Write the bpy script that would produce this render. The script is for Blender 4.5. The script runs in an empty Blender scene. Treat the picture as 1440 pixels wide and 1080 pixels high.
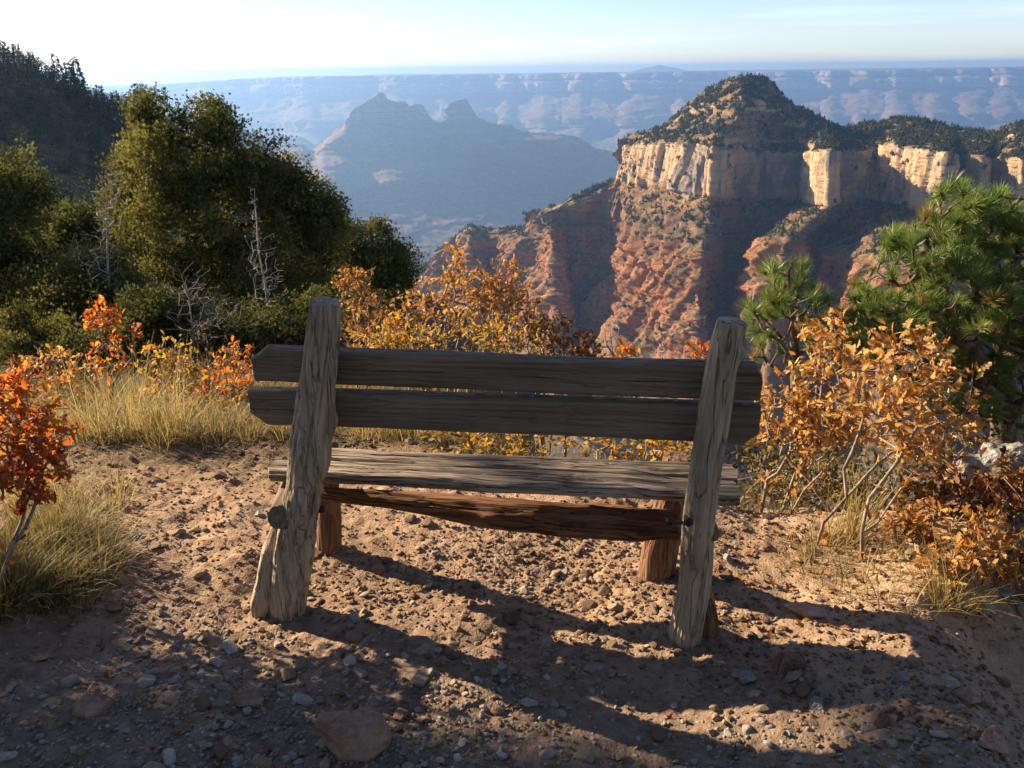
import bpy, math, random
import numpy as np
from mathutils import Matrix, Vector

RNG = np.random.default_rng(7)
random.seed(7)
scene = bpy.context.scene
COL = scene.collection
rad = math.radians

# ------------------------------------------------------------------ camera geometry
F = 1200.0                      # focal length in pixels of the 1440 px photograph
PITCH = math.atan(441.5 / F)
ROLL = rad(0.7)
CAM = np.array([0.0, 0.0, 1.6])
FW = np.array([0, math.cos(PITCH), -math.sin(PITCH)])
R0 = np.array([1.0, 0, 0])
U0 = np.array([0, math.sin(PITCH), math.cos(PITCH)])
CR = math.cos(ROLL) * R0 - math.sin(ROLL) * U0
CU = math.sin(ROLL) * R0 + math.cos(ROLL) * U0

def ray(px, py):
    return FW + CR * (px - 720.0) / F + CU * (540.0 - py) / F

def pix(px, py, Y):
    """point at forward distance Y seen in the direction (px, py)"""
    d = ray(px, py)
    return CAM + d * (Y / d[1])

def pixz(px, py, z):
    d = ray(px, py)
    return CAM + d * ((z - CAM[2]) / d[2])

def pixplane(px, py, p0, n):
    d = ray(px, py)
    return CAM + d * (np.dot(np.asarray(p0) - CAM, n) / np.dot(d, n))

# ------------------------------------------------------------------ noise
_perm = np.random.default_rng(3).permutation(512)
_perm = np.concatenate([_perm, _perm, _perm])
_grad = np.random.default_rng(4).normal(size=(512, 3))
_grad /= np.linalg.norm(_grad, axis=1)[:, None]

def noise(P):
    P = np.asarray(P, dtype=np.float64)
    I = np.floor(P).astype(np.int64)
    f = P - I
    u = f * f * f * (f * (f * 6 - 15) + 10)
    I &= 511
    out = 0
    for dx in (0, 1):
        wx = u[..., 0] if dx else 1 - u[..., 0]
        for dy in (0, 1):
            wy = u[..., 1] if dy else 1 - u[..., 1]
            for dz in (0, 1):
                wz = u[..., 2] if dz else 1 - u[..., 2]
                h = _perm[_perm[_perm[(I[..., 0] + dx) & 511] + ((I[..., 1] + dy) & 511)] + ((I[..., 2] + dz) & 511)] & 511
                g = _grad[h]
                d = g[..., 0] * (f[..., 0] - dx) + g[..., 1] * (f[..., 1] - dy) + g[..., 2] * (f[..., 2] - dz)
                out = out + wx * wy * wz * d
    return out * 1.6

def fbm(P, octv=4, lac=2.05, gain=0.5):
    P = np.asarray(P, dtype=np.float64)
    a, s = 1.0, 0
    for k in range(octv):
        s = s + a * noise(P + 17.3 * k)
        P = P * lac
        a *= gain
    return s

def ridged(P, octv=4, lac=2.05, gain=0.5):
    P = np.asarray(P, dtype=np.float64)
    a, s = 1.0, 0
    for k in range(octv):
        s = s + a * (1 - 2 * np.abs(noise(P + 11.7 * k)))
        P = P * lac
        a *= gain
    return s

def sstep(a, b, x):
    t = np.clip((x - a) / (b - a), 0, 1)
    return t * t * (3 - 2 * t)

# ------------------------------------------------------------------ mesh helpers
class MB:
    """collects pieces of ONE mesh"""
    def __init__(self):
        self.V, self.F, self.A, self.n = [], {}, [], 0
    def add(self, V, F, tint=0.5):
        V = np.asarray(V, dtype=np.float32).reshape(-1, 3)
        F = np.asarray(F, dtype=np.int64)
        self.F.setdefault(F.shape[1], []).append(F + self.n)
        self.V.append(V)
        t = np.asarray(tint, dtype=np.float32)
        self.A.append(np.broadcast_to(t, (len(V),)) if t.ndim == 0 else t)
        self.n += len(V)
    def build(self, name, mat, parent=None, smooth=True, attr='tint'):
        V = np.concatenate(self.V); A = np.concatenate(self.A)
        me = bpy.data.meshes.new(name)
        Fs = [(k, np.concatenate(v)) for k, v in self.F.items()]
        nl = sum(f.size for _, f in Fs); npoly = sum(len(f) for _, f in Fs)
        me.vertices.add(len(V)); me.loops.add(nl); me.polygons.add(npoly)
        me.vertices.foreach_set('co', V.ravel())
        me.loops.foreach_set('vertex_index', np.concatenate([f.ravel() for _, f in Fs]).astype(np.int32))
        st, tot, o = [], [], 0
        for k, f in Fs:
            st.append(o + np.arange(len(f)) * k); tot.append(np.full(len(f), k)); o += f.size
        me.polygons.foreach_set('loop_start', np.concatenate(st).astype(np.int32))
        me.polygons.foreach_set('loop_total', np.concatenate(tot).astype(np.int32))
        me.polygons.foreach_set('use_smooth', np.full(npoly, smooth))
        at = me.attributes.new(attr, 'FLOAT', 'POINT')
        at.data.foreach_set('value', A.astype(np.float32))
        me.update(calc_edges=True)
        me.validate()
        if mat: me.materials.append(mat)
        o = bpy.data.objects.new(name, me)
        COL.objects.link(o)
        if parent:
            o.parent = parent
            o.matrix_parent_inverse = parent.matrix_basis.inverted()
        return o

def grid_faces(nu, nv, flip=False):
    i = np.arange(nu - 1)[:, None]; j = np.arange(nv - 1)[None, :]
    a = i * nv + j
    q = np.stack([a, a + nv, a + nv + 1, a + 1], -1).reshape(-1, 4)
    return q[:, ::-1] if flip else q

def thing(name, label, cat, loc=(0, 0, 0), group=None):
    o = bpy.data.objects.new(name, None); COL.objects.link(o)
    o.location = [float(c) for c in loc]; o.empty_display_size = 0.1
    return tag(o, label, cat, group)

def tag(o, label=None, cat=None, group=None, kind=None):
    if label: o['label'] = label
    if cat: o['category'] = cat
    if group: o['group'] = group
    if kind: o['kind'] = kind
    return o

# ------------------------------------------------------------------ materials
class NT:
    def __init__(self, name):
        self.m = bpy.data.materials.new(name); self.m.use_nodes = True
        self.t = self.m.node_tree; self.t.nodes.clear()
        self.out = self.n('ShaderNodeOutputMaterial')
    def n(self, typ, ins=None, **kw):
        nd = self.t.nodes.new(typ)
        for k, v in kw.items(): setattr(nd, k, v)
        for k, v in (ins or {}).items(): self.set(nd, k, v)
        return nd
    def set(self, nd, k, v):
        s = nd.inputs[k]
        if isinstance(v, bpy.types.NodeSocket): self.t.links.new(v, s)
        elif isinstance(v, bpy.types.Node): self.t.links.new(v.outputs[0], s)
        else:
            if s.type == 'RGBA' and len(v) == 3: v = (*v, 1)
            s.default_value = v
    def ramp(self, fac, stops, interp='LINEAR'):
        nd = self.n('ShaderNodeValToRGB', {0: fac}); r = nd.color_ramp; r.interpolation = interp
        while len(r.elements) < len(stops): r.elements.new(0.5)
        for e, (p, c) in zip(r.elements, stops):
            e.position = p; e.color = (*c, 1) if len(c) == 3 else c
        return nd.outputs[0]
    def noise(self, vec, scale, detail=4, rough=0.55, dist=0.0):
        return self.n('ShaderNodeTexNoise', {'Vector': vec, 'Scale': scale, 'Detail': detail, 'Roughness': rough, 'Distortion': dist}).outputs[0]
    def mapv(self, vec, scale=(1, 1, 1)):
        return self.n('ShaderNodeMapping', {'Vector': vec, 'Scale': scale}).outputs[0]
    def mix(self, f, a, b, mode='MIX'):
        nd = self.n('ShaderNodeMix', data_type='RGBA', blend_type=mode)
        self.set(nd, 0, f); self.set(nd, 6, a); self.set(nd, 7, b)
        return nd.outputs[2]
    def math(self, op, a, b=0.0, clamp=False):
        nd = self.n('ShaderNodeMath', {0: a, 1: b}, operation=op); nd.use_clamp = clamp
        return nd.outputs[0]
    def attr(self, name):
        return self.n('ShaderNodeAttribute', attribute_name=name).outputs['Fac']
    def pos(self):
        return self.n('ShaderNodeNewGeometry').outputs['Position']
    def obj(self):
        return self.n('ShaderNodeTexCoord').outputs['Object']
    def bump(self, h, strength=0.5, dist=0.01):
        return self.n('ShaderNodeBump', {'Height': h, 'Strength': strength, 'Distance': dist}).outputs[0]
    def principled(self, col, rough=0.9, normal=None, spec=0.2):
        nd = self.n('ShaderNodeBsdfPrincipled', {'Base Color': col, 'Roughness': rough, 'Specular IOR Level': spec})
        if normal is not None: self.set(nd, 'Normal', normal)
        return nd.outputs[0]
    def done(self, sh):
        self.t.links.new(sh, self.out.inputs[0]); return self.m

def leaf_mat(name, stops, transl=0.45, rough=0.55, spec=0.25):
    t = NT(name)
    c = t.ramp(t.attr('tint'), stops)
    a = t.principled(c, rough, spec=spec)
    b = t.n('ShaderNodeBsdfTranslucent', {'Color': t.mix(1.0, c, (1.0, 0.95, 0.75), 'MULTIPLY')}).outputs[0]
    s = t.n('ShaderNodeMixShader', {0: transl}); t.t.links.new(a, s.inputs[1]); t.t.links.new(b, s.inputs[2])
    return t.done(s.outputs[0])

def wood_mat(name, dark, mid, light, axis_scale=(3, 60, 60), bump=0.6, streak=1.0):
    """weathered wood; grain runs along the axis with the small scale, in the part's own coordinates"""
    t = NT(name)
    v = t.obj()
    warp = t.noise(v, 3.0, 2)
    vv = t.n('ShaderNodeVectorMath', {0: t.mapv(v, axis_scale), 1: t.n('ShaderNodeVectorMath', {0: t.n('ShaderNodeCombineXYZ', {0: 0.0, 1: warp, 2: warp}).outputs[0], 'Scale': 2.5}, operation='SCALE').outputs[0]}, operation='ADD').outputs[0]
    g1 = t.noise(vv, 1.0, 5, 0.62, 0.3)
    g2 = t.noise(vv, 3.1, 3, 0.6)
    big = t.noise(v, 4.5, 3)
    f = t.math('ADD', t.math('MULTIPLY', g1, 0.62), t.math('MULTIPLY', big, 0.38))
    c = t.ramp(f, [(0.3, dark), (0.47, mid), (0.66, light)])
    crack = t.ramp(g2, [(0.30, (0.12, 0.10, 0.09)), (0.40, (1, 1, 1))])
    c = t.mix(0.75 * streak, c, crack, 'MULTIPLY')
    vor = t.n('ShaderNodeTexVoronoi', {'Vector': t.mapv(v, tuple(3.2 if a == min(axis_scale) else 7.5 for a in axis_scale)), 'Scale': 1.0, 'Randomness': 1.0}).outputs['Distance']
    kn = t.ramp(t.math('ADD', vor, t.math('MULTIPLY', g1, 0.06)), [(0.05, (0.16, 0.13, 0.11)), (0.115, (0.35, 0.3, 0.27)), (0.14, (0.8, 0.78, 0.76)), (0.17, (0.6, 0.57, 0.55)), (0.22, (1, 1, 1))])
    c = t.mix(0.85, c, kn, 'MULTIPLY')
    # long open checks: thin dark lines along the grain
    g3 = t.noise(t.mapv(vv, (0.8, 0.8, 0.8)), 0.9, 2, 0.5, 0.6)
    chk = t.math('ABSOLUTE', t.math('SUBTRACT', g3, 0.5))
    cl_ = t.ramp(chk, [(0.0, (0.22, 0.19, 0.17)), (0.007, (0.45, 0.42, 0.40)), (0.018, (1, 1, 1))])
    c = t.mix(t.math('MULTIPLY', t.ramp(t.noise(v, 7.0, 2), [(0.42, (0.15, 0.15, 0.15)), (0.6, (1, 1, 1))]), 0.85 * min(1, streak)), c, cl_, 'MULTIPLY')
    h = t.math('ADD', t.math('ADD', t.math('MULTIPLY', g1, 1.0), t.math('MULTIPLY', g2, 0.6)), t.math('MULTIPLY', t.ramp(chk, [(0.0, (0, 0, 0)), (0.03, (1, 1, 1))]), 0.8))
    return t.done(t.principled(c, 0.85, t.bump(h, bump, 0.007), 0.18))

def bark_mat(name, a, b, scale=30):
    t = NT(name); v = t.obj()
    n1 = t.noise(t.mapv(v, (1, 1, 0.25)), scale, 4, 0.65)
    c = t.ramp(n1, [(0.35, a), (0.65, b)])
    return t.done(t.principled(c, 0.9, t.bump(n1, 0.6, 0.01), 0.15))

M = {}
M['post'] = wood_mat('post wood', (0.19, 0.14, 0.095), (0.38, 0.29, 0.20), (0.52, 0.42, 0.30), (40, 40, 2.6), 0.9, 0.85)
M['board'] = wood_mat('board wood', (0.105, 0.076, 0.052), (0.195, 0.143, 0.10), (0.30, 0.23, 0.17), (1.6, 75, 75), 0.55, 0.6)
M['plank'] = wood_mat('seat wood', (0.10, 0.075, 0.052), (0.26, 0.20, 0.14), (0.46, 0.38, 0.29), (1.4, 60, 60), 0.95, 1.1)
M['rail'] = wood_mat('rail wood', (0.06, 0.026, 0.014), (0.15, 0.068, 0.033), (0.25, 0.13, 0.07), (2.5, 30, 30), 1.0, 1.2)
M['leg'] = wood_mat('leg wood', (0.07, 0.036, 0.02), (0.19, 0.10, 0.056), (0.31, 0.19, 0.115), (45, 45, 3), 0.9)
t = NT('dark bolt steel')
M['bolt'] = t.done(t.n('ShaderNodeBsdfPrincipled', {'Base Color': t.ramp(t.noise(t.obj(), 90, 3), [(0.4, (0.03, 0.025, 0.022)), (0.7, (0.10, 0.05, 0.03))]), 'Metallic': 0.6, 'Roughness': 0.6}).outputs[0])

# ------------------------------------------------------------------ near ground shape
def ground_z(x, y):
    x = np.asarray(x, float); y = np.asarray(y, float)
    ye = 3.75 - 0.55 * sstep(-0.7, 0.1, x) - 0.35 * sstep(0.5, 1.0, x)
    steep = sstep(-0.9, 0.3, x)
    s = np.maximum(y - ye, 0)
    right = sstep(-2.0, 2.5, x - 0.05 * (y - 4))
    z = -((0.24 + 0.26 * steep) * np.minimum(s, 2) + 0.05 * np.minimum(s, 2) ** 2)
    z = z - (0.35 + 0.45 * right) * np.maximum(s - 2, 0)
    z = z + 0.13 * np.exp(-((x + 1.78) / 0.36) ** 2 - ((y - 2.25) / 0.5) ** 2)
    e = x - (1.12 + 0.22 * (y - 1.8) + 0.55 * sstep(2.2, 2.9, y))
    z = z + (0.035 * np.exp(-(e / 0.18) ** 2) - 0.5 * np.where(e > 0, e * e / (e + 0.12), 0)) * (1 - 0.85 * sstep(2, 7, x)) * (1 - sstep(4, 8, y))
    z = z - 0.03 * np.exp(-((x - 0.0) / 0.7) ** 2 - ((y - 2.45) / 0.3) ** 2)
    # broad lumps, small lumps
    q = np.stack([x, y, np.zeros_like(x)], -1)
    z = z + 0.035 * fbm(q * 1.6, 2) + 0.010 * fbm(q * 7 + 5, 3)
    return z

def ground_fine(x, y):
    q = np.stack([x, y, np.zeros_like(x)], -1)
    dist = np.hypot(x, y - 2.3)
    w = 1 - sstep(3, 6, dist)
    fine = 0.006 * fbm(q * 24, 3) + 0.004 * np.maximum(ridged(q * 70 + 3, 2), 0)
    clods = 0.004 * sstep(0.15, 0.6, noise(q * 33 + 8)) * sstep(-0.2, 0.3, noise(q * 2.1 + 2))
    return (fine + clods) * w

def gpix(px, py, dz=0.0):
    z = 0.0
    for _ in range(8):
        p = pixz(px, py, z)
        z = float(ground_z(p[0], p[1]))
    return np.array([p[0], p[1], z + dz])

def axis_steps(lo, hi, d, far_lo, far_hi, g=1.13):
    a = list(np.arange(lo, hi + d / 2, d))
    s, v = d, a[-1]
    while v < far_hi:
        s *= g; v += s; a.append(v)
    s, v = d, a[0]; b = []
    while v > far_lo:
        s *= g; v -= s; b.append(v)
    return np.array(b[::-1] + a)

xs = axis_steps(-2.3, 2.3, 0.0135, -70, 50)
ys = axis_steps(0.75, 4.0, 0.0125, -9, 95)
gx, gy = np.meshgrid(xs, ys, indexing='ij')
gzv = ground_z(gx, gy) + ground_fine(gx, gy)
mb = MB(); mb.add(np.stack([gx, gy, gzv], -1).reshape(-1, 3), grid_faces(len(xs), len(ys)))
t = NT('reddish dirt'); v = t.pos()
n1 = t.noise(v, 1.3, 4); n2 = t.noise(v, 22, 5, 0.65); n3 = t.noise(v, 120, 3)
c = t.ramp(t.math('ADD', t.math('MULTIPLY', n1, 0.5), t.math('MULTIPLY', n2, 0.5)),
           [(0.33, (0.15, 0.09, 0.053)), (0.5, (0.30, 0.19, 0.112)), (0.68, (0.44, 0.305, 0.19))])
c = t.mix(t.ramp(n3, [(0.45, (0, 0, 0)), (0.75, (0.55, 0.55, 0.55))]), c, (0.40, 0.32, 0.235))
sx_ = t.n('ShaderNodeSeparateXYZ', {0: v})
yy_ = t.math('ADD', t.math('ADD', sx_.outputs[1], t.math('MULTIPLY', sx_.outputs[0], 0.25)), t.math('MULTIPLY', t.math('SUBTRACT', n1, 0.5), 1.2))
grey = t.ramp(t.math('MULTIPLY', yy_, 0.25), [(0.40, (0.75, 0.75, 0.75)), (0.60, (0, 0, 0))])  # greyer soil up front, with extra darkening painted in for the shade there
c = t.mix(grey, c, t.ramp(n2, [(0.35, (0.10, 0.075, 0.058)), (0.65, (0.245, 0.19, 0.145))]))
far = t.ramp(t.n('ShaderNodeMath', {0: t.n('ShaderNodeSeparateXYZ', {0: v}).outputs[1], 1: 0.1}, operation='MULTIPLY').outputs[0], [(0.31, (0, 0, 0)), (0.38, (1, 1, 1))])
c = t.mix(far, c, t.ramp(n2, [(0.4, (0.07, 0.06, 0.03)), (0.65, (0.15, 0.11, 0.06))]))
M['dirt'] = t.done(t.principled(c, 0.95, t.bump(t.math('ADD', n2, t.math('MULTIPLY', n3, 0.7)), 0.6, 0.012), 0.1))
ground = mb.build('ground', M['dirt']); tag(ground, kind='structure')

# ------------------------------------------------------------------ rocks and gravel
def icosphere(sub):
    p = (1 + 5 ** .5) / 2
    V = [(-1, p, 0), (1, p, 0), (-1, -p, 0), (1, -p, 0), (0, -1, p), (0, 1, p), (0, -1, -p), (0, 1, -p), (p, 0, -1), (p, 0, 1), (-p, 0, -1), (-p, 0, 1)]
    Fc = [(0, 11, 5), (0, 5, 1), (0, 1, 7), (0, 7, 10), (0, 10, 11), (1, 5, 9), (5, 11, 4), (11, 10, 2), (10, 7, 6), (7, 1, 8), (3, 9, 4), (3, 4, 2), (3, 2, 6), (3, 6, 8), (3, 8, 9), (4, 9, 5), (2, 4, 11), (6, 2, 10), (8, 6, 7), (9, 8, 1)]
    V = [np.array(v) / np.linalg.norm(v) for v in V]
    for _ in range(sub):
        cache, nf = {}, []
        def mid(a, b):
            k = (min(a, b), max(a, b))
            if k not in cache:
                m = V[a] + V[b]; V.append(m / np.linalg.norm(m)); cache[k] = len(V) - 1
            return cache[k]
        for a, b, c in Fc:
            x, y, z = mid(a, b), mid(b, c), mid(c, a)
            nf += [(a, x, z), (b, y, x), (c, z, y), (x, y, z)]
        Fc = nf
    return np.array(V), np.array(Fc)

ICO = {k: icosphere(k) for k in (1, 2, 4)}

def rock_shape(sub, seed, planes=9, rough=0.06):
    """a broken stone: a ball cut by random planes, then roughened"""
    r = np.random.default_rng(seed)
    V, Fc = ICO[sub]; V = V.copy()
    for _ in range(planes):
        n = r.normal(size=3); n /= np.linalg.norm(n)
        d = r.uniform(0.45, 0.85)
        e = V @ n - d
        V = V - np.maximum(e, 0)[:, None] * n * 0.95
    V = V * (1 + rough * fbm(V * 2.5 + seed * 3.1, 3))[:, None]
    return V, Fc

def stone_mat(name, stops, scale=9, bump=0.5):
    t = NT(name); v = t.obj()
    n1 = t.noise(v, scale, 5, 0.62); n2 = t.noise(v, scale * 6, 4, 0.7)
    c = t.ramp(t.math('ADD', t.math('MULTIPLY', n1, 0.6), t.math('MULTIPLY', n2, 0.4)), stops)
    return t.done(t.principled(c, 0.88, t.bump(t.math('ADD', n1, n2), bump, 0.015), 0.2))
M['red_rock'] = stone_mat('reddish stone', [(0.35, (0.17, 0.09, 0.06)), (0.5, (0.30, 0.175, 0.12)), (0.68, (0.46, 0.31, 0.22))])
M['tan_rock'] = stone_mat('tan stone', [(0.35, (0.22, 0.16, 0.11)), (0.5, (0.36, 0.27, 0.19)), (0.68, (0.52, 0.43, 0.33))])
M['grey_rock'] = stone_mat('grey stone', [(0.35, (0.14, 0.125, 0.11)), (0.5, (0.25, 0.225, 0.2)), (0.68, (0.42, 0.39, 0.35))])
M['lichen_rock'] = stone_mat('pale lichen covered stone', [(0.36, (0.08, 0.08, 0.07)), (0.48, (0.2, 0.19, 0.165)), (0.62, (0.42, 0.40, 0.36))], 14, 0.8)

t = NT('loose gravel stones')
c = t.ramp(t.attr('tint'), [(0.0, (0.12, 0.08, 0.055)), (0.3, (0.25, 0.16, 0.10)), (0.5, (0.33, 0.245, 0.165)), (0.7, (0.30, 0.26, 0.22)), (1.0, (0.50, 0.45, 0.38))])
c = t.mix(0.5, c, t.ramp(t.noise(t.pos(), 160, 3), [(0.35, (0.5, 0.45, 0.42)), (0.65, (1, 1, 1))]), 'MULTIPLY')
M['gravel'] = t.done(t.principled(c, 0.9, t.bump(t.noise(t.pos(), 240, 3), 0.4, 0.004), 0.15))

def gravel():
    mb = MB()
    shapes = [rock_shape(1, 100 + k, 7, 0.05) for k in range(14)]
    big = [rock_shape(2, 200 + k, 8, 0.05) for k in range(8)]
    r = np.random.default_rng(21)
    n = 0
    for kind, cnt in (('s', 28000), ('m', 4300), ('l', 420)):
        x = r.uniform(-2.3, 2.7, cnt * 2); y = r.uniform(0.75, 4.0, cnt * 2)
        q = np.stack([x, y, 0 * x], -1)
        path = sstep(3.2, 1.3, y + 0.12 * np.maximum(x, 0))          # gravelly strip nearest the viewer
        under = np.exp(-((x - 0.1) / 0.5) ** 2 - ((y - 2.55) / 0.25) ** 2)
        dens = 0.20 + 0.95 * path * sstep(-.5, .4, noise(q * 1.7 + 3) + .15) + 0.8 * under + 0.35 * noise(q * 2.3)
        dens = dens * (1 - 0.75 * sstep(1.0, 1.5, x) * sstep(1.9, 2.3, y))
        keep = (r.uniform(0, 1, cnt * 2) < dens)
        x, y = x[keep][:cnt], y[keep][:cnt]
        z = ground_z(x, y) + ground_fine(x, y)
        for i in range(len(x)):
            if kind == 's': s = r.uniform(0.0035, 0.0075)
            elif kind == 'm': s = 0.0075 + 0.009 * r.uniform(0, 1) ** 2
            else: s = r.uniform(0.014, 0.028)
            V, Fc = (big if kind == 'l' else shapes)[r.integers(0, 8 if kind == 'l' else 14)]
            a, b = r.uniform(0, 6.28), r.normal(0, 0.25)
            ca, sa, cb, sb = math.cos(a), math.sin(a), math.cos(b), math.sin(b)
            W = V * np.array([1.25, 0.9, r.uniform(0.45, 0.75)]) * s
            W = W @ np.array([[1, 0, 0], [0, cb, sb], [0, -sb, cb]]) @ np.array([[ca, sa, 0], [-sa, ca, 0], [0, 0, 1]])
            mb.add(W + (x[i], y[i], z[i] + s * 0.27), Fc, r.beta(2.2, 1.9) if y[i] + .3 * x[i] < 2.0 else r.beta(1.5, 3))
    o = mb.build('gravel', M['gravel'], smooth=False)
    tag(o, 'loose reddish and grey gravel strewn over the dirt path', 'gravel', kind='stuff')
gravel()

def rock(px, py, w, h, dpx, mat, label, seed, group='larger stones lying on the dirt path', rz=0.0, flat=0.0):
    """stone whose foot is seen at (px, py); w, h its width and height in metres, dpx its depth"""
    p = gpix(px, py)
    V, Fc = rock_shape(4, seed, 11, 0.05)
    V = V * np.array([w / 2, dpx / 2, h / 2]) / np.abs(V).max(0)
    c, s = math.cos(rz), math.sin(rz)
    V = V @ np.array([[c, s, 0], [-s, c, 0], [0, 0, 1]])
    V = V + 0.05 * min(w, h) * fbm(V / min(w, h) * 3 + seed, 4)[:, None] * V / (np.linalg.norm(V, axis=1)[:, None] + 1e-6)
    mb = MB(); mb.add(V, Fc)
    o = mb.build('rock', M[mat], smooth=False)
    o.location = (p[0], p[1] + dpx * 0.3, p[2] + h * 0.22)
    tag(o, label, 'rock', group)
    return o

rock(491, 1066, 0.20, 0.14, 0.15, 'red_rock', 'largest reddish angular rock at the bottom edge of the dirt path', 1, rz=0.2)
rock(352, 998, 0.11, 0.06, 0.07, 'red_rock', 'flat pointed brown rock in the shade up and left of the largest rock', 2, rz=-0.3)
rock(128, 1005, 0.11, 0.05, 0.09, 'red_rock', 'half buried brown rock with a reddish broken end at the lower left', 3, rz=0.5)
rock(48, 932, 0.10, 0.03, 0.06, 'red_rock', 'low flat reddish slab in the shade below the left grass mound', 4)
rock(1050, 963, 0.055, 0.04, 0.05, 'grey_rock', 'blocky grey rock just right of the right post foot, in shade', 5, rz=0.4)
rock(1061, 981, 0.045, 0.022, 0.03, 'tan_rock', 'small pale tan pebble below the blocky grey rock', 6)
rock(1338, 972, 0.055, 0.04, 0.04, 'tan_rock', 'pale rock catching sunlight in the shade at the right edge', 7, rz=0.4)
rock(1362, 992, 0.065, 0.05, 0.05, 'red_rock', 'shaded brown rock touching the sunlit pale rock on its right', 8, rz=-0.5)
rock(1400, 1060, 0.10, 0.06, 0.08, 'red_rock', 'reddish cracked rock in the bottom right corner', 9, rz=0.7)
rock(1135, 868, 0.13, 0.045, 0.05, 'tan_rock', 'long tan stone half buried in the sunlit dirt right of the bench', 10, rz=-0.35)
rock(507, 833, 0.045, 0.03, 0.035, 'red_rock', 'small dark pointed stone on sunlit dirt beside the left post', 11, rz=0.7)
rock(566, 832, 0.05, 0.018, 0.03, 'tan_rock', 'small flat pale stone on sunlit dirt under the bench', 12)
rock(650, 826, 0.035, 0.022, 0.03, 'red_rock', 'stone lying in the shadow stripe of the front leg', 13, rz=0.3)
rock(838, 942, 0.055, 0.02, 0.03, 'grey_rock', 'flat grey stone at the end of the sunlit patch in front of the bench', 14)
rock(788, 1010, 0.05, 0.025, 0.04, 'tan_rock', 'tan stone alone in the gravel below the sunlit patch', 15)
rock(1303, 885, 0.045, 0.025, 0.03, 'grey_rock', 'brownish grey stone in dark dirt under the right oak scrub', 16, rz=0.5)
rock(327, 680, 0.05, 0.03, 0.04, 'red_rock', 'reddish stone on the sunlit dirt left of the bench seat', 17, rz=0.2)
rock(1270, 960, 0.05, 0.03, 0.04, 'grey_rock', 'rounded grey stone in the gravel left of the sunlit pale rock', 18, rz=0.1)
rock(1150, 1000, 0.06, 0.03, 0.045, 'grey_rock', 'dull grey stone in the gravel below the wooden block', 19, rz=0.9)
# the pale boulder by the pine
p = pix(1400, 690, 3.75)
V, Fc = rock_shape(4, 51, 12, 0.09); V = V * np.array([0.30, 0.22, 0.23])
V = V + 0.03 * fbm(V * 9, 4)[:, None] * V / np.linalg.norm(V, axis=1)[:, None]
mb = MB(); mb.add(V, Fc); o = mb.build('boulder', M['lichen_rock'], smooth=False); o.location = p
tag(o, 'pale lichen covered boulder behind the oak scrub below the pine', 'boulder')

# fallen leaves and twigs on the dirt
def litter():
    rr = np.random.default_rng(33); V, Fq = None, None
    mb = MB()
    n = 420
    side = rr.uniform(0, 1, n)
    x = np.where(side < .55, rr.normal(1.15, .35, n), np.where(side < .85, rr.normal(-1.5, .35, n), rr.uniform(-1.5, 1.5, n)))
    y = np.where(side < .55, rr.normal(2.5, .3, n), np.where(side < .85, rr.normal(2.7, .4, n), rr.uniform(1.2, 3.4, n)))
    z = ground_z(x, y) + ground_fine(x, y) + .008
    D = np.stack([rr.normal(size=n), rr.normal(size=n), rr.normal(0, .25, n)], -1)
    d = D / np.linalg.norm(D, axis=1)[:, None]
    up = np.stack([rr.normal(0, .3, n), rr.normal(0, .3, n), np.ones(n)], -1)
    sd = np.cross(up, d); sd /= np.linalg.norm(sd, axis=1)[:, None]; up = np.cross(d, sd)
    B = np.stack([d, sd, up], -2)
    scatter(mb, OAK9[1][0], OAK9[1][1], np.stack([x, y, z], -1), B, rr.uniform(.022, .042, n), rr.beta(1.6, 1.8, n))
    tag(mb.build('leaves', M['oak_rust']), 'fallen brown oak leaves scattered over the dirt', 'fallen leaves', kind='stuff')
    mb = MB()
    for _ in range(70):
        x, y = rr.uniform(-1.7, 1.6), rr.uniform(1.1, 3.2); a = rr.uniform(0, 6.28); L = rr.uniform(.05, .2)
        P = []
        for q in np.linspace(0, 1, 6):
            px, py = x + math.cos(a) * L * q, y + math.sin(a) * L * q; a += rr.normal(0, .18)
            P.append((px, py, float(ground_z(px, py) + ground_fine(np.array(px), np.array(py))) + .007 + rr.uniform(0, .006)))
        tube(mb, P, np.linspace(.0022, .001, 6) * rr.uniform(.6, 1.3), 4)
    tag(mb.build('twigs', M['twig']), 'thin broken twigs lying on the dirt', 'twigs', kind='stuff')

# sawn block of wood lying on the path
p = gpix(1109, 945)
mb = MB()
n_ = 12
u = np.linspace(-1, 1, n_); a, b = np.meshgrid(u, u, indexing='ij')
for ax in range(3):
    for sg in (-1, 1):
        g = np.stack([a, b, np.full_like(a, sg)], -1)
        g = np.roll(g, ax, axis=-1).reshape(-1, 3) * np.array([0.036, 0.022, 0.03])
        g = g * (1 - 0.06 * (np.abs(g / np.array([0.036, 0.022, 0.03])) ** 6).mean(1))[:, None]
        g = g + 0.002 * np.stack([noise(g * 60), noise(g * 60 + 9), noise(g * 60 + 5)], -1)
        mb.add(g, grid_faces(n_, n_, sg * 1 < 0))
o = mb.build('wood_block', M['leg']); o.location = (p[0], p[1], p[2] + 0.024); o.rotation_euler = (0.2, 0.15, 0.25)
tag(o, 'short sawn block of brown wood lying in the shaded gravel right of the bench', 'wood block')

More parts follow.
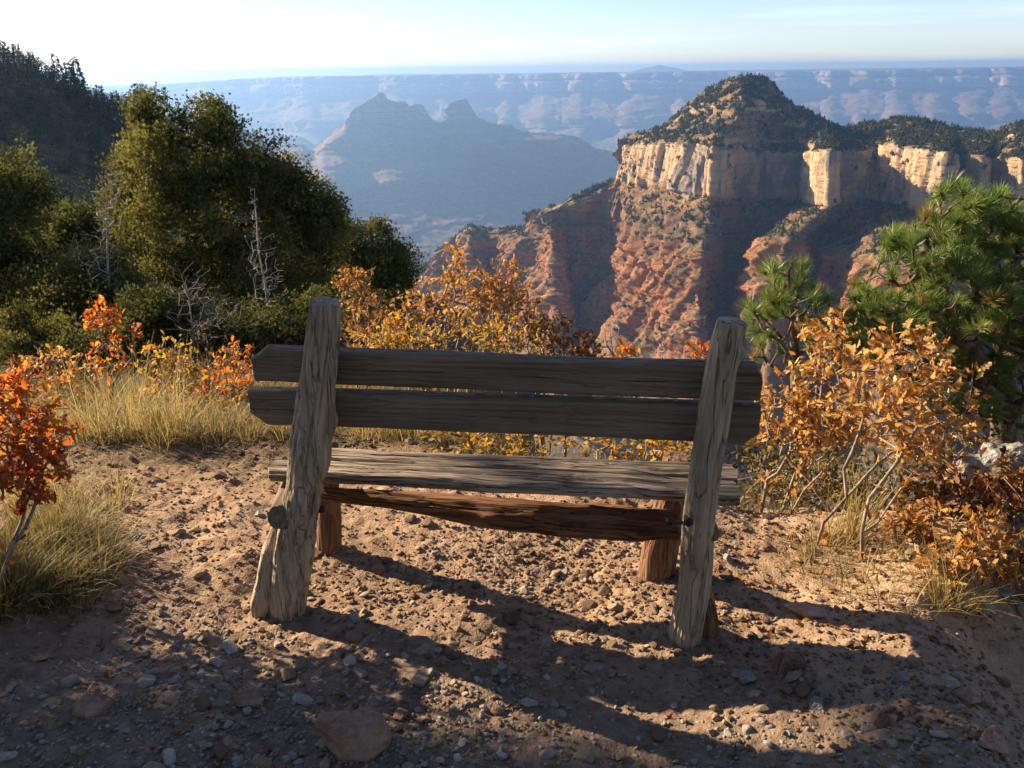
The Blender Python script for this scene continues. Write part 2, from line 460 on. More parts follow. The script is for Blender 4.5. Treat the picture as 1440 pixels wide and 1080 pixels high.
# ------------------------------------------------------------------ bench
def frames(P):
    T = np.gradient(P, axis=0); T /= np.linalg.norm(T, axis=1)[:, None]
    up = np.array([0.0, 1, 0]) if abs(T[0][1]) < 0.8 else np.array([1.0, 0, 0])
    n0 = np.cross(T[0], up); n0 /= np.linalg.norm(n0)
    N = [n0]
    for k in range(1, len(P)):
        n = N[-1] - T[k] * np.dot(N[-1], T[k]); N.append(n / np.linalg.norm(n))
    N = np.array(N); B = np.cross(T, N)
    return T, N, B

def log_mesh(pts, radii, segs=72, rings=150, grain=0.05, lump=0.07, knots=(), seed=0, squash=1.0):
    """one weathered log: swept rings, grooved along the grain, knots as bosses; caps sawn flat and cracked"""
    pts = np.asarray(pts, float); s = np.linspace(0, 1, len(pts)); ss = np.linspace(0, 1, rings)
    P = np.stack([np.interp(ss, s, pts[:, k]) for k in range(3)], -1)
    ker = np.hanning(15); ker /= ker.sum()
    Pp = np.pad(P, ((7, 7), (0, 0)), mode='reflect', reflect_type='odd')
    P = np.stack([np.convolve(Pp[:, k], ker, 'valid') for k in range(3)], -1)
    Rr = np.interp(ss, s, radii)
    L = np.linalg.norm(np.diff(P, axis=0), axis=1).sum()
    T, N, B = frames(P)
    th = np.linspace(0, 2 * math.pi, segs, endpoint=False)
    ct, st = np.cos(th)[None, :, None], np.sin(th)[None, :, None]
    q = np.concatenate([np.broadcast_to(ct, (rings, segs, 1)), np.broadcast_to(st, (rings, segs, 1)), np.broadcast_to((ss * L)[:, None, None], (rings, segs, 1))], -1)
    tw = q.copy(); tw[..., 2] *= 2.0
    r = 1 + lump * fbm(tw * np.array([1.1, 1.1, 2.2]) + seed, 3)
    gq = q * np.array([7, 7, 4.5]) + seed * 2
    gr = fbm(gq, 4)
    r = r + grain * gr - grain * 1.6 * sstep(0.28, 0.6, np.abs(noise(q * np.array([4.5, 4.5, 1.6]) + seed + 40)) ** 0.8)
    for (ks, kth, kr, kh) in knots:
        dth = np.angle(np.exp(1j * (th - kth)))[None, :]
        d2 = ((ss[:, None] - ks) * L / kr) ** 2 + (dth * Rr.mean() / (kr * 0.8)) ** 2
        r = r + kh * np.exp(-d2) - 0.5 * abs(kh) * np.exp(-d2 * 14)
    W = P[:, None, :] + Rr[:, None, None] * r[..., None] * (N[:, None, :] * ct + squash * B[:, None, :] * st)
    mb = MB(); V = W.reshape(-1, 3)
    i = np.arange(rings - 1)[:, None]; j = np.arange(segs)[None, :]
    a = i * segs + j; b = i * segs + (j + 1) % segs
    mb.add(V, np.stack([a, b, b + segs, a + segs], -1).reshape(-1, 4))
    for e, sg in ((0, -1), (rings - 1, 1)):
        ring = W[e]; c = P[e]
        K = 9; rows = []
        for k in range(K):
            f = 1 - (k + 1) / (K + 0.4)
            rr = c + (ring - c) * f
            d = 0.0035 * sg * (1 if k > 0 else 0.0) + sg * 0.003 * noise(rr * 55 + seed)
            rows.append(rr + T[e] * np.asarray(d)[:, None] if np.ndim(d) else rr + T[e] * d)
        allv = np.concatenate([ring] + rows)
        i2 = np.arange(K)[:, None]; a2 = i2 * segs + j; b2 = i2 * segs + (j + 1) % segs
        fq = np.stack([a2, b2, b2 + segs, a2 + segs], -1).reshape(-1, 4)
        mb.add(allv, fq if sg > 0 else fq[:, ::-1])
        # centre fan
        last = rows[-1]; cv = np.concatenate([last, [c + T[e] * 0.0035 * sg]])
        jj = np.arange(segs)
        mb.add(cv, np.stack([jj, (jj + 1) % segs, np.full(segs, segs)], -1))
    return mb

def board_mesh(c, ax, up, nrm, L, H, T_, cut_l=(0, 0), cut_r=(0, 0), seed=0, gouge=0.0016, warp=0.004, worn=0.0):
    """sawn plank centred on c, L along ax, H along up, T_ along nrm; corner cuts (metres) at its ends (lower, upper)"""
    nx, ny, nz = 260, 26, 8
    mb = MB()
    def place(u, v, w):                    # u,v,w in -1..1
        hu = np.sign(v) * np.abs(v)
        lcut = np.where(v < 0, cut_l[0], cut_l[1]); rcut = np.where(v < 0, cut_r[0], cut_r[1])
        av = np.maximum((np.abs(v) - 0.35) / 0.65, 0)
        lo = -L / 2 + lcut * av; hi = L / 2 - rcut * av
        x = lo + (u + 1) / 2 * (hi - lo)
        yy = v * H / 2; zz = w * T_ / 2
        # rounded arrises
        e = np.maximum(np.abs(v) - 0.9, 0) / 0.1; g = np.maximum(np.abs(w) - 0.7, 0) / 0.3
        yy = yy - np.sign(v) * 0.004 * (g ** 2); zz = zz - np.sign(w) * 0.004 * (e ** 2)
        q = np.stack([x * 3.5, yy * 60, zz * 60], -1) + seed
        k = np.stack([x * 2.2, yy * 2, zz * 0], -1) + seed * 3
        zz = zz + warp * noise(k) + np.sign(w) * gouge * (fbm(q, 3) * (1 + worn) - worn * 1.2 * sstep(0.2, 0.55, noise(q * np.array([0.5, 0.7, 0]) + 31)))
        yy = yy + warp * 0.8 * noise(k + 7) + np.sign(v) * gouge * 0.7 * fbm(np.stack([x * 9, zz * 40, yy * 0], -1) + seed, 3) * (np.abs(v) > .8)
        x = x + np.sign(u) * (np.abs(u) > .999) * gouge * 1.2 * noise(np.stack([yy * 90, zz * 60, yy * 0], -1) + seed)
        return c + x[..., None] * ax + yy[..., None] * up + zz[..., None] * nrm
    U, Vv, Wv = np.linspace(-1, 1, nx), np.linspace(-1, 1, ny), np.linspace(-1, 1, nz)
    for w in (-1, 1):
        a, b = np.meshgrid(U, Vv, indexing='ij'); mb.add(place(a, b, np.full_like(a, w)).reshape(-1, 3), grid_faces(nx, ny, w < 0))
    for v_ in (-1, 1):
        a, b = np.meshgrid(U, Wv, indexing='ij'); mb.add(place(a, np.full_like(a, v_), b).reshape(-1, 3), grid_faces(nx, nz, v_ > 0))
    for u_ in (-1, 1):
        a, b = np.meshgrid(Vv, Wv, indexing='ij'); mb.add(place(np.full_like(a, u_), a, b).reshape(-1, 3), grid_faces(ny, nz, u_ < 0))
    return mb

def local_build(mb, name, mat, parent, origin, ax, up, nrm, **kw):
    """move a part's mesh into its own frame (grain runs along its local axes) and place the object there"""
    V = np.concatenate(mb.V) - np.asarray(origin)
    Rm = np.stack([ax, up, nrm], 0)
    mb.V = [(V @ Rm.T).astype(np.float32)]; mb.A = [np.concatenate(mb.A)]
    o = mb.build(name, mat, None, **kw)
    m = Matrix([[ax[0], up[0], nrm[0], origin[0]], [ax[1], up[1], nrm[1], origin[1]], [ax[2], up[2], nrm[2], origin[2]], [0, 0, 0, 1]])
    o.parent = parent
    o.matrix_parent_inverse = Matrix.Identity(4)
    o.matrix_basis = Matrix.Translation(-Vector(parent.location)) @ m
    return o

X_, Y_, Z_ = np.eye(3)
pl = gpix(405, 862); pr = gpix(962, 898)
bench = thing('bench', 'rustic weathered log bench standing on the dirt overlook, seen from behind', 'bench', ((pl + pr) / 2))
pl_t = pix(458, 424, pl[1] - 0.10); pr_t = pix(1029, 452, pr[1] - 0.10)
# left post: gnarled, with knots, swelling and a split flare at the foot
def between(a, b, t): return a + (b - a) * t
lp = [pl + (0.0, 0, -0.12), pl + (0, 0, 0.02), pix(412, 770, pl[1] - 0.02), pix(428, 690, pl[1] - 0.05), pix(436, 620, pl[1] - 0.07), pix(447, 540, pl[1] - 0.085), pix(455, 470, pl[1] - 0.095), pl_t]
m_ = log_mesh(lp, [0.062, 0.059, 0.056, 0.053, 0.058, 0.050, 0.047, 0.040], 110, 260, 0.07, 0.10,
              [(0.42, 1.2, 0.035, 0.35), (0.50, -1.35, 0.035, 0.28), (0.52, 2.9, 0.04, 0.22), (0.63, 3.1, 0.03, 0.28), (0.25, -1.3, 0.025, 0.15), (0.80, -1.2, 0.02, -0.2), (0.68, -1.6, 0.022, -0.2), (0.30, 3.1, 0.05, 0.2)], 3)
local_build(m_, 'post', M['post'], bench, pl, X_, Y_, Z_)
# flare (root buttress) at the left foot
fl = [pl + (-0.085, -0.012, -0.03), pl + (-0.079, -0.012, 0.04), pl + (-0.056, -0.004, 0.12), pl + (-0.028, 0.0, 0.22), pl + (0.012, 0.0, 0.34)]
m_ = log_mesh(fl, [0.026, 0.036, 0.032, 0.032, 0.02], 48, 80, 0.06, 0.1, [(0.35, 3.0, 0.03, 0.3)], 9)
o = local_build(m_, 'post_buttress', M['post'], bench, pl, X_, Y_, Z_); tag(o, 'split root flare at the foot of the left post')
rp = [pr + (-0.005, 0, -0.12), pr, pix(978, 820, pr[1] - 0.02), pix(982, 735, pr[1] - 0.045), pix(994, 650, pr[1] - 0.06), pix(1008, 560, pr[1] - 0.08), pix(1020, 490, pr[1] - 0.095), pr_t]
m_ = log_mesh(rp, [0.052, 0.049, 0.047, 0.044, 0.043, 0.042, 0.039, 0.036], 110, 260, 0.05, 0.06,
              [(0.86, 3.0, 0.03, 0.45), (0.33, 3.4, 0.03, 0.15), (0.55, 1.0, 0.03, 0.1), (0.14, -1.5, 0.03, -0.2)], 6)
local_build(m_, 'post', M['post'], bench, pr, X_, Y_, Z_)
sp = [pr + (0.075, 0.03, -0.05), pr + (0.07, 0.03, 0.05), pr + (0.055, 0.03, 0.14), pr + (0.045, 0.035, 0.24)]
m_ = log_mesh(sp, [0.04, 0.036, 0.03, 0.012], 40, 60, 0.08, 0.1, (), 12)
o = local_build(m_, 'post_wedge', M['leg'], bench, pr, X_, Y_, Z_); tag(o, 'dark wedge of split wood behind the right post foot')

bax = (pr - pl); bax[2] = 0; bax /= np.linalg.norm(bax)          # along the bench
bfw = np.array([-bax[1], bax[0], 0])                              # away from the viewer
lean = 0.10
bup = np.array([0, 0, 1.0]) * math.cos(lean) - bfw * math.sin(lean)
bnr = np.cross(bax, bup)
p0 = pl + bfw * 0.068 + np.array([0, 0, 0.0])
# the plane the backs of the boards lie on (just in front of the posts)
def onback(px, py): return pixplane(px, py, p0, bnr)
def board(quad, th, name, mat, cut_l, cut_r, seed, **kw):
    a, b, c_, d = [onback(*q) for q in quad]    # upper left, upper right, lower right, lower left
    ax = (b + c_ - a - d); ax /= np.linalg.norm(ax)
    nn = np.cross(ax, bup); nn /= np.linalg.norm(nn); uu = np.cross(nn, ax)
    cen = (a + b + c_ + d) / 4 - nn * th / 2
    if np.dot(nn, bfw) > 0: cen = (a + b + c_ + d) / 4 + nn * th / 2
    L = np.linalg.norm((b + c_) / 2 - (a + d) / 2); H = abs(np.dot((a + b - c_ - d) / 2, uu))
    m_ = board_mesh(cen, ax, uu, nn, L, H, th, cut_l, cut_r, seed, **kw)
    return local_build(m_, name, mat, bench, cen, ax, uu, nn), cen, ax, uu, nn, L, H
board([(355, 489), (1072, 518), (1072, 566), (355, 539)], 0.045, 'backrest_board', M['board'], (0.0, 0.045), (0.0, 0.02), 1)
board([(352, 547), (1068, 575), (1068, 625), (352, 600)], 0.045, 'backrest_board', M['board'], (0.05, 0.0), (0.035, 0.0), 4)
# seat: two worn planks
SZ = 0.455
nl, nr_ = pixz(371, 662, SZ), pixz(1041, 696, SZ)
flp, frp = pixz(406, 616, SZ), pixz(1012, 662, SZ)
sax = nr_ - nl; sax /= np.linalg.norm(sax); sfw = np.array([-sax[1], sax[0], 0])
dep = (np.dot(flp - nl, sfw) + np.dot(frp - nr_, sfw)) / 2
Ls = np.linalg.norm(nr_ - nl)
mid = (nl + nr_) / 2
for k, (f0, f1, sd, dx) in enumerate(((0.0, 0.50, 2, 0.0), (0.535, 1.0, 8, 0.015))):
    cen = mid + sfw * dep * (f0 + f1) / 2 + sax * dx - Z_ * 0.018
    m_ = board_mesh(cen, sax, sfw, Z_, Ls - 0.02 * k, dep * (f1 - f0), 0.036, (0.015, 0.0), (0.0, 0.01), sd, gouge=0.0032, warp=0.005, worn=1.0)
    local_build(m_, 'seat_plank', M['plank'], bench, cen, sax, sfw, Z_)
# front legs, rail below the seat, side rails
def leg(bx, by, tx, ty, Yt, r0, r1, seed):
    b = gpix(bx, by); tp = pix(tx, ty, b[1] + Yt)
    dirn = (tp - b) / np.linalg.norm(tp - b)
    tp = b + dirn * ((SZ - 0.036 - b[2]) / dirn[2])
    m_ = log_mesh([b - dirn * 0.08, between(b, tp, .3), between(b, tp, .7), tp], [r0, r0, r1, r1], 56, 90, 0.07, 0.06, [(0.4, 2.5, 0.03, 0.15)], seed)
    local_build(m_, 'leg', M['leg'], bench, b, X_, Y_, Z_)
    return b, tp
lb, lt = leg(463, 773, 461, 705, 0.0, 0.044, 0.041, 15)
rb, rt = leg(921, 806, 941, 712, 0.0, 0.062, 0.05, 18)
ra = pix(452, 694, lb[1] - 0.10); rz_ = pix(955, 737, rb[1] - 0.22)
rl = [ra, pix(540, 702, between(ra, rz_, .18)[1]), pix(640, 714, between(ra, rz_, .37)[1]), pix(720, 723, between(ra, rz_, .53)[1]), pix(820, 732, between(ra, rz_, .73)[1]), pix(890, 736, between(ra, rz_, .87)[1]), rz_]
rax = (rz_ - ra) / np.linalg.norm(rz_ - ra); rn = np.cross(rax, Z_); rn /= np.linalg.norm(rn)
m_ = log_mesh(rl, [0.022, 0.030, 0.041, 0.050, 0.053, 0.051, 0.045], 72, 220, 0.06, 0.16, [(0.45, 1.6, 0.04, 0.3), (0.7, -1.0, 0.05, 0.12)], 23)
local_build(m_, 'rail', M['rail'], bench, (ra + rz_) / 2, rax, np.cross(rn, rax), rn)
for (ex, ey, yb, legp, sd, sx) in ((394, 728, pl[1] - 0.085, lb, 31, -0.045), (991, 752, pr[1] - 0.06, rb, 35, 0.075)):
    a = pix(ex, ey, yb); b = np.array([legp[0] + sx, legp[1] + 0.0, a[2] - 0.01])
    m_ = log_mesh([a, between(a, b, .5), b], [0.040, 0.040, 0.036], 48, 60, 0.05, 0.06, (), sd)
    d_ = (b - a) / np.linalg.norm(b - a); n_s = np.cross(d_, Z_); n_s /= np.linalg.norm(n_s)
    local_build(m_, 'side_rail', M['board'], bench, a, d_, np.cross(n_s, d_), n_s)
def bolt(px, py, Y, d):
    p = pix(px, py, Y); d = np.asarray(d, float); d /= np.linalg.norm(d)
    m_ = log_mesh([p - d * 0.03, p + d * 0.012], [0.006, 0.006], 12, 16, 0, 0)
    h = log_mesh([p, p + d * 0.010], [0.013, 0.013], 6, 16, 0, 0)
    V = np.concatenate(h.V)
    for k, fs in h.F.items():
        for f in fs: pass
    for Vv, (k) in ((h.V, None),):
        n0 = m_.n
        for vv in h.V: m_.V.append(vv)
        for a_ in h.A: m_.A.append(a_)
        for kk, fs in h.F.items():
            m_.F.setdefault(kk, []).extend([f + n0 for f in fs])
        m_.n += h.n
    local_build(m_, 'bolt', M['bolt'], bench, p, X_, Y_, Z_, smooth=False)
bolt(450, 716, pl[1] - 0.03, bax); bolt(386, 715, pl[1] - 0.05, -bax)
bolt(944, 734, pr[1] - 0.04, -bax); bolt(967, 733, pr[1] - 0.115, (0, -1, 0.1))

# ------------------------------------------------------------------ plants
def tube(mb, P, Rr, sides=5, tint=0.5):
    P = np.asarray(P, float)
    if len(P) < 2: return
    T, N, B = frames(P)
    th = np.linspace(0, 2 * math.pi, sides, endpoint=False)
    W = P[:, None, :] + np.asarray(Rr)[:, None, None] * (N[:, None, :] * np.cos(th)[None, :, None] + B[:, None, :] * np.sin(th)[None, :, None])
    n = len(P); i = np.arange(n - 1)[:, None]; j = np.arange(sides)[None, :]
    a = i * sides + j; b = i * sides + (j + 1) % sides
    mb.add(W.reshape(-1, 3), np.stack([a, b, b + sides, a + sides], -1).reshape(-1, 4), tint)

def grow(trunk, pts, r, step=0.15, wander=0.18, tip=0.004, up_bias=0.25):
    """branches reaching from a trunk polyline to every crown point; returns nodes, parents, radii"""
    trunk = np.asarray(trunk, float)
    nodes = [trunk[0]]; par = [-1]
    for k in range(1, len(trunk)):
        seg = trunk[k] - trunk[k - 1]; m = max(1, int(np.linalg.norm(seg) / step))
        for q in range(1, m + 1):
            nodes.append(trunk[k - 1] + seg * q / m + r.normal(0, wander * 0.12 * step, 3)); par.append(len(nodes) - 2)
    ntr = len(nodes)
    base = trunk[0]
    pts = pts[np.argsort(np.linalg.norm(pts - trunk[min(1, len(trunk) - 1)], axis=1))]
    depth = [np.linalg.norm(n - base) for n in nodes]
    for p in pts:
        A = np.array(nodes); d = np.linalg.norm(A - p, axis=1)
        pd = np.linalg.norm(p - base)
        cost = d + 0.8 * np.maximum(np.array(depth) - pd, 0) + up_bias * np.maximum(A[:, 2] - p[2], 0)
        k = int(np.argmin(cost)); dist = d[k]
        m = max(1, int(dist / step))
        prev = k; a = A[k]
        off = r.normal(0, wander, 3) * dist * 0.35; off[2] -= 0.10 * dist
        for q in range(1, m + 1):
            f = q / m
            pos = a + (p - a) * f + off * math.sin(math.pi * f) + (r.normal(0, wander * step * 0.5, 3) if q < m else 0)
            nodes.append(pos); par.append(prev); depth.append(np.linalg.norm(pos - base)); prev = len(nodes) - 1
    n = len(nodes); cnt = np.zeros(n)
    haschild = np.zeros(n, bool)
    for k in range(n - 1, 0, -1):
        if not haschild[k]: cnt[k] += 1
        cnt[par[k]] += cnt[k]; haschild[par[k]] = True
    radii = tip * np.maximum(cnt, 1) ** 0.46
    return np.array(nodes), np.array(par), radii, haschild

def skeleton(mb, nodes, par, radii, sides=5, rmin=0.0, tint=0.5):
    n = len(nodes); done = np.zeros(n, bool)
    order = np.argsort(-radii)
    kids = np.zeros(n, bool)
    for k in range(1, n): kids[par[k]] = True
    tips = [k for k in range(n) if not kids[k]]
    dep = np.zeros(n, int)
    for k in range(1, n): dep[k] = dep[par[k]] + 1
    tips.sort(key=lambda k: -dep[k])
    for tpk in tips:
        ch = [tpk]; k = tpk
        while par[k] >= 0 and not done[k]:
            done[k] = True; k = par[k]; ch.append(k)
        if len(ch) < 2: continue
        P = nodes[ch[::-1]]; Rr = np.maximum(radii[ch[::-1]].copy(), rmin)
        if len(Rr) > 1: Rr[0] = min(Rr[0], Rr[1] * 1.15)
        tube(mb, P, Rr, sides, tint)

def rand_rot(n, r):
    q = r.normal(size=(n, 4)); q /= np.linalg.norm(q, axis=1)[:, None]
    w, x, y, z = q.T
    return np.stack([np.stack([1 - 2 * (y * y + z * z), 2 * (x * y - z * w), 2 * (x * z + y * w)], -1),
                     np.stack([2 * (x * y + z * w), 1 - 2 * (x * x + z * z), 2 * (y * z - x * w)], -1),
                     np.stack([2 * (x * z - y * w), 2 * (y * z + x * w), 1 - 2 * (x * x + y * y)], -1)], -2)

def basis(dirs, r, roll=None):
    d = dirs / (np.linalg.norm(dirs, axis=1)[:, None] + 1e-9)
    a = r.normal(size=d.shape); s = np.cross(d, a); s /= np.linalg.norm(s, axis=1)[:, None] + 1e-9
    u = np.cross(s, d)
    return np.stack([d, s, u], -2)          # rows: length, width, up

def scatter(mb, templ, faces, pos, Bm, size, tint):
    """templ (k,3) in (length,width,up); placed n times"""
    n, k = len(pos), len(templ)
    W = np.einsum('kc,ncd->nkd', templ, Bm) * np.asarray(size).reshape(-1, 1, 1) + pos[:, None, :]
    Fq = (faces[None] + (np.arange(n) * k)[:, None, None]).reshape(-1, faces.shape[1])
    mb.add(W.reshape(-1, 3), Fq, np.repeat(np.asarray(tint, np.float32), k))

def oak_leaf(stations, curl=0.25):
    st = {9: [(0, .015), (.14, .10), (.24, .075), (.38, .24), (.48, .12), (.63, .29), (.73, .14), (.87, .17), (1, .03)],
          6: [(0, .015), (.25, .1), (.42, .24), (.55, .13), (.72, .27), (1, .03)]}[stations]
    V = []
    for x, w in st:
        z = curl * (0.25 * x - 0.75 * x * x)
        V += [(x, -w, z + 0.35 * w), (x, 0, z), (x, w, z + 0.35 * w)]
    Fq = []
    for k in range(len(st) - 1):
        a = 3 * k
        Fq += [(a, a + 3, a + 4, a + 1), (a + 1, a + 4, a + 5, a + 2)]
    return np.array(V), np.array(Fq)

OAK9, OAK6 = [oak_leaf(9, c) for c in (0.2, 0.8, -0.5)], [oak_leaf(6, c) for c in (0.2, 0.8, -0.5)]

oranges = [(0.0, (0.10, 0.085, 0.02)), (0.12, (0.20, 0.08, 0.022)), (0.3, (0.36, 0.14, 0.032)), (0.5, (0.48, 0.23, 0.055)), (0.75, (0.56, 0.33, 0.10)), (1.0, (0.66, 0.49, 0.22))]
reds = [(0.0, (0.20, 0.035, 0.014)), (0.35, (0.43, 0.10, 0.022)), (0.65, (0.52, 0.19, 0.035)), (0.85, (0.55, 0.32, 0.06)), (1.0, (0.38, 0.32, 0.06))]
yellows = [(0.0, (0.11, 0.10, 0.02)), (0.3, (0.20, 0.16, 0.03)), (0.55, (0.42, 0.25, 0.04)), (0.8, (0.55, 0.34, 0.05)), (1.0, (0.45, 0.15, 0.03))]
rusts = [(0.0, (0.09, 0.035, 0.014)), (0.4, (0.22, 0.085, 0.024)), (0.75, (0.36, 0.16, 0.04)), (1.0, (0.46, 0.27, 0.07))]
olives = [(0.0, (0.05, 0.05, 0.015)), (0.5, (0.12, 0.10, 0.025)), (0.8, (0.26, 0.16, 0.03)), (1.0, (0.36, 0.15, 0.03))]
M['oak_orange'] = leaf_mat('orange brown oak leaves', oranges)
M['oak_red'] = leaf_mat('red orange oak leaves', reds, 0.6)
M['oak_yellow'] = leaf_mat('yellow green oak leaves', yellows, 0.5)
M['oak_rust'] = leaf_mat('rusty oak leaves', rusts)
M['oak_olive'] = leaf_mat('olive brown oak leaves', olives)
M['juniper'] = leaf_mat('juniper sprays', [(0.0, (0.05, 0.058, 0.02)), (0.5, (0.155, 0.16, 0.05)), (1.0, (0.29, 0.265, 0.085))], 0.5, 0.75, 0.08)
M['juniper_dark'] = leaf_mat('dark juniper sprays', [(0.0, (0.04, 0.053, 0.02)), (0.5, (0.11, 0.125, 0.042)), (1.0, (0.21, 0.21, 0.068))], 0.45, 0.75, 0.08)
M['needles'] = leaf_mat('long pine needles', [(0.0, (0.06, 0.105, 0.024)), (0.5, (0.155, 0.235, 0.048)), (0.92, (0.26, 0.31, 0.075)), (1.0, (0.28, 0.20, 0.07))], 0.3, 0.4, 0.4)
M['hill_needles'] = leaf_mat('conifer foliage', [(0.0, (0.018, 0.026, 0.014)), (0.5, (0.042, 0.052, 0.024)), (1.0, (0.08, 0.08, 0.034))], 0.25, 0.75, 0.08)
M['grass'] = leaf_mat('dry grass blades', [(0.0, (0.10, 0.10, 0.03)), (0.4, (0.26, 0.20, 0.075)), (0.75, (0.45, 0.35, 0.15)), (1.0, (0.56, 0.46, 0.24))], 0.4)
M['twig'] = bark_mat('grey oak bark', (0.13, 0.10, 0.08), (0.34, 0.28, 0.22), 60)
M['dark_bark'] = bark_mat('dark juniper bark', (0.035, 0.025, 0.02), (0.12, 0.09, 0.07), 20)
M['dead'] = bark_mat('bleached dead wood', (0.20, 0.18, 0.16), (0.42, 0.39, 0.36), 40)
M['pine_bark'] = bark_mat('pine bark', (0.06, 0.04, 0.03), (0.20, 0.15, 0.11), 35)

def crown_pts(ells, n, r, shell=0.55, gap=0.0, gs=2.0, seed=0):
    """points spread in a union of ellipsoids ((centre),(radii),weight), more of them near the surface, thinned by noise so gaps show"""
    w = np.array([e[2] for e in ells], float); w /= w.sum()
    out = []
    while len(out) < n:
        e = ells[r.choice(len(ells), p=w)]
        d = r.normal(size=3); d /= np.linalg.norm(d)
        q = d * r.uniform(shell, 1.0) ** 0.7
        p = np.asarray(e[0]) + q * np.asarray(e[1])
        if gap and noise(p * gs + seed) < gap - 0.5: continue
        out.append(p)
    return np.array(out)

def pell(px, py, Y, wx, hy, dy, weight=1.0):
    """ellipsoid centred at the point seen at (px, py) at distance Y; half-width wx and half-height hy in photo pixels, dy half depth in metres"""
    p = pix(px, py, Y); dpt = np.dot(p - CAM, FW)
    return (p, (wx / F * dpt, dy, hy / F * dpt), weight)

def leaf_sites(nodes, par, haschild, r, per_tip, per_node, spread):
    P, D = [], []
    for k in range(1, len(nodes)):
        d = nodes[k] - nodes[par[k]]; d = d / (np.linalg.norm(d) + 1e-9)
        m = per_tip if not haschild[k] else (per_node if r.uniform() < 0.5 else 0)
        for _ in range(m):
            dd = d + r.normal(0, spread, 3); dd[2] -= 0.15
            P.append(nodes[k] - d * r.uniform(0, 0.06) + r.normal(0, 0.012, 3)); D.append(dd)
    return np.array(P), np.array(D)

def oak(name, label, cat, group, base, stems, leaf_mat_, leaf=0.045, n9=True, per_tip=6, per_node=3, tip=0.0018, sides=6, seed=0, tint=(2, 2), wander=0.2, step=0.06):
    """stems: list of (trunk polyline, crown points)"""
    r = np.random.default_rng(seed)
    root = thing(name, label, cat, base, group)
    lm = MB(); L = OAK9 if n9 else OAK6
    leaf = leaf * 0.74
    for trunk, pts in stems:
        nodes, par, rr, hc = grow(trunk, pts, r, step, wander, tip)
        sm = MB(); skeleton(sm, nodes, par, rr, sides)
        sm.V = [v - np.asarray(base, np.float32) for v in sm.V]
        o = sm.build('stem', M['twig'], None); o.parent = root
        P, D = leaf_sites(nodes, par, hc, r, per_tip, per_node, 0.75)
        idx = r.integers(0, 3, len(P))
        for k in range(3):
            s = idx == k
            if s.sum() == 0: continue
            Bm = basis(D[s], r)
            scatter(lm, L[k][0], L[k][1], P[s] - base, Bm, leaf * r.uniform(0.55, 1.2, s.sum()), r.beta(tint[0], tint[1], s.sum()))
    o = lm.build('foliage', leaf_mat_, None); o.parent = root
    return root

r = np.random.default_rng(77)
G_SCRUB = 'autumn oak scrub around the overlook'
def simple_oak(label, ells, basepx, baseY, n, mat, seed, leaf=0.06, n9=True, nst=3, gap=0.0, tip=0.0018, per_tip=7, per_node=3, tint=(2, 2), name='oak_shrub', gs=3.0, cat='shrub', spread=0.12, shell=0.3, step=0.06):
    rr = np.random.default_rng(seed)
    bp = pix(basepx[0], basepx[1], baseY); b = np.array([bp[0], bp[1], float(ground_z(bp[0], bp[1]))])
    n = int(n * (1.35 if not n9 else 1.9)); per_tip = per_tip if n9 else 5
    pts = crown_pts(ells, n, rr, shell * .5, gap, gs, seed)
    # split crown points between stems by angle
    lab = rr.integers(0, nst, n) if nst == 1 else np.argmin(np.abs(pts[:, 0][:, None] - np.quantile(pts[:, 0], (np.arange(nst) + .5) / nst)[None]), 1)
    stems = []
    for s in range(nst):
        q = pts[lab == s]
        if len(q) < 2: continue
        c = q.mean(0); st = b + np.array([rr.normal(0, spread), rr.normal(0, spread * .5), 0]); st[2] = float(ground_z(st[0], st[1])) - 0.02
        lowz = q[:, 2].min()
        m1 = st + (c - st) * 0.45 + rr.normal(0, 0.03, 3)
        stems.append(([st, m1], q))
    return oak(name, label, cat, G_SCRUB, b, stems, mat, leaf, n9, per_tip, per_node, tip, 5, seed, tint, 0.2, step)

def pellg(px, py, wx, hy, dy, weight=1.0):
    g = gpix(px, py + hy * .7)
    return pell(px, py, g[1], wx, hy, dy, weight)
litter()
# --- right-hand oaks with the visible pale stems
def stem_path(pxs, Y0, Y1):
    n = len(pxs); out = []
    for k, (x, y) in enumerate(pxs):
        out.append(pix(x, y, Y0 + (Y1 - Y0) * k / (n - 1)))
    g = gpix(*pxs[0]); 
    return out
def foot(px, py):
    g = gpix(px, py); return g
f1, f2, f3, f4 = foot(1105, 725), foot(1148, 768), foot(1212, 790), foot(1205, 770)
s2 = [f2 - (0, 0, .03), pix(1158, 735, f2[1]), pix(1190, 700, f2[1] + .03), pix(1188, 660, f2[1] + .06), pix(1208, 610, f2[1] + .08), pix(1222, 560, f2[1] + .1)]
s2b = [pix(1190, 700, f2[1] + .03), pix(1222, 665, f2[1] + .1), pix(1262, 630, f2[1] + .15)]
s3 = [f3 - (0, 0, .03), pix(1212, 750, f3[1]), pix(1222, 700, f3[1] + .05), pix(1262, 650, f3[1] + .1), pix(1290, 600, f3[1] + .12)]
s4 = [pix(1212, 750, f3[1]), pix(1235, 735, f3[1] + .05), pix(1265, 690, f3[1] + .08), pix(1300, 640, f3[1] + .1)]
s1 = [f1 - (0, 0, .03), pix(1130, 690, f1[1]), pix(1172, 645, f1[1] + .05), pix(1205, 625, f1[1] + .1)]
rr_ = np.random.default_rng(5)
c2 = crown_pts([pell(1222, 545, f2[1] + .12, 75, 80, .25), pell(1255, 500, f2[1] + .12, 65, 55, .25, .6)], 88, rr_, .2)
c2b = crown_pts([pell(1285, 585, f2[1] + .2, 80, 70, .25)], 72, rr_, .2)
c3 = crown_pts([pell(1325, 575, f3[1] + .15, 65, 90, .25), pell(1300, 505, f3[1] + .15, 45, 45, .2, .45)], 95, rr_, .2)
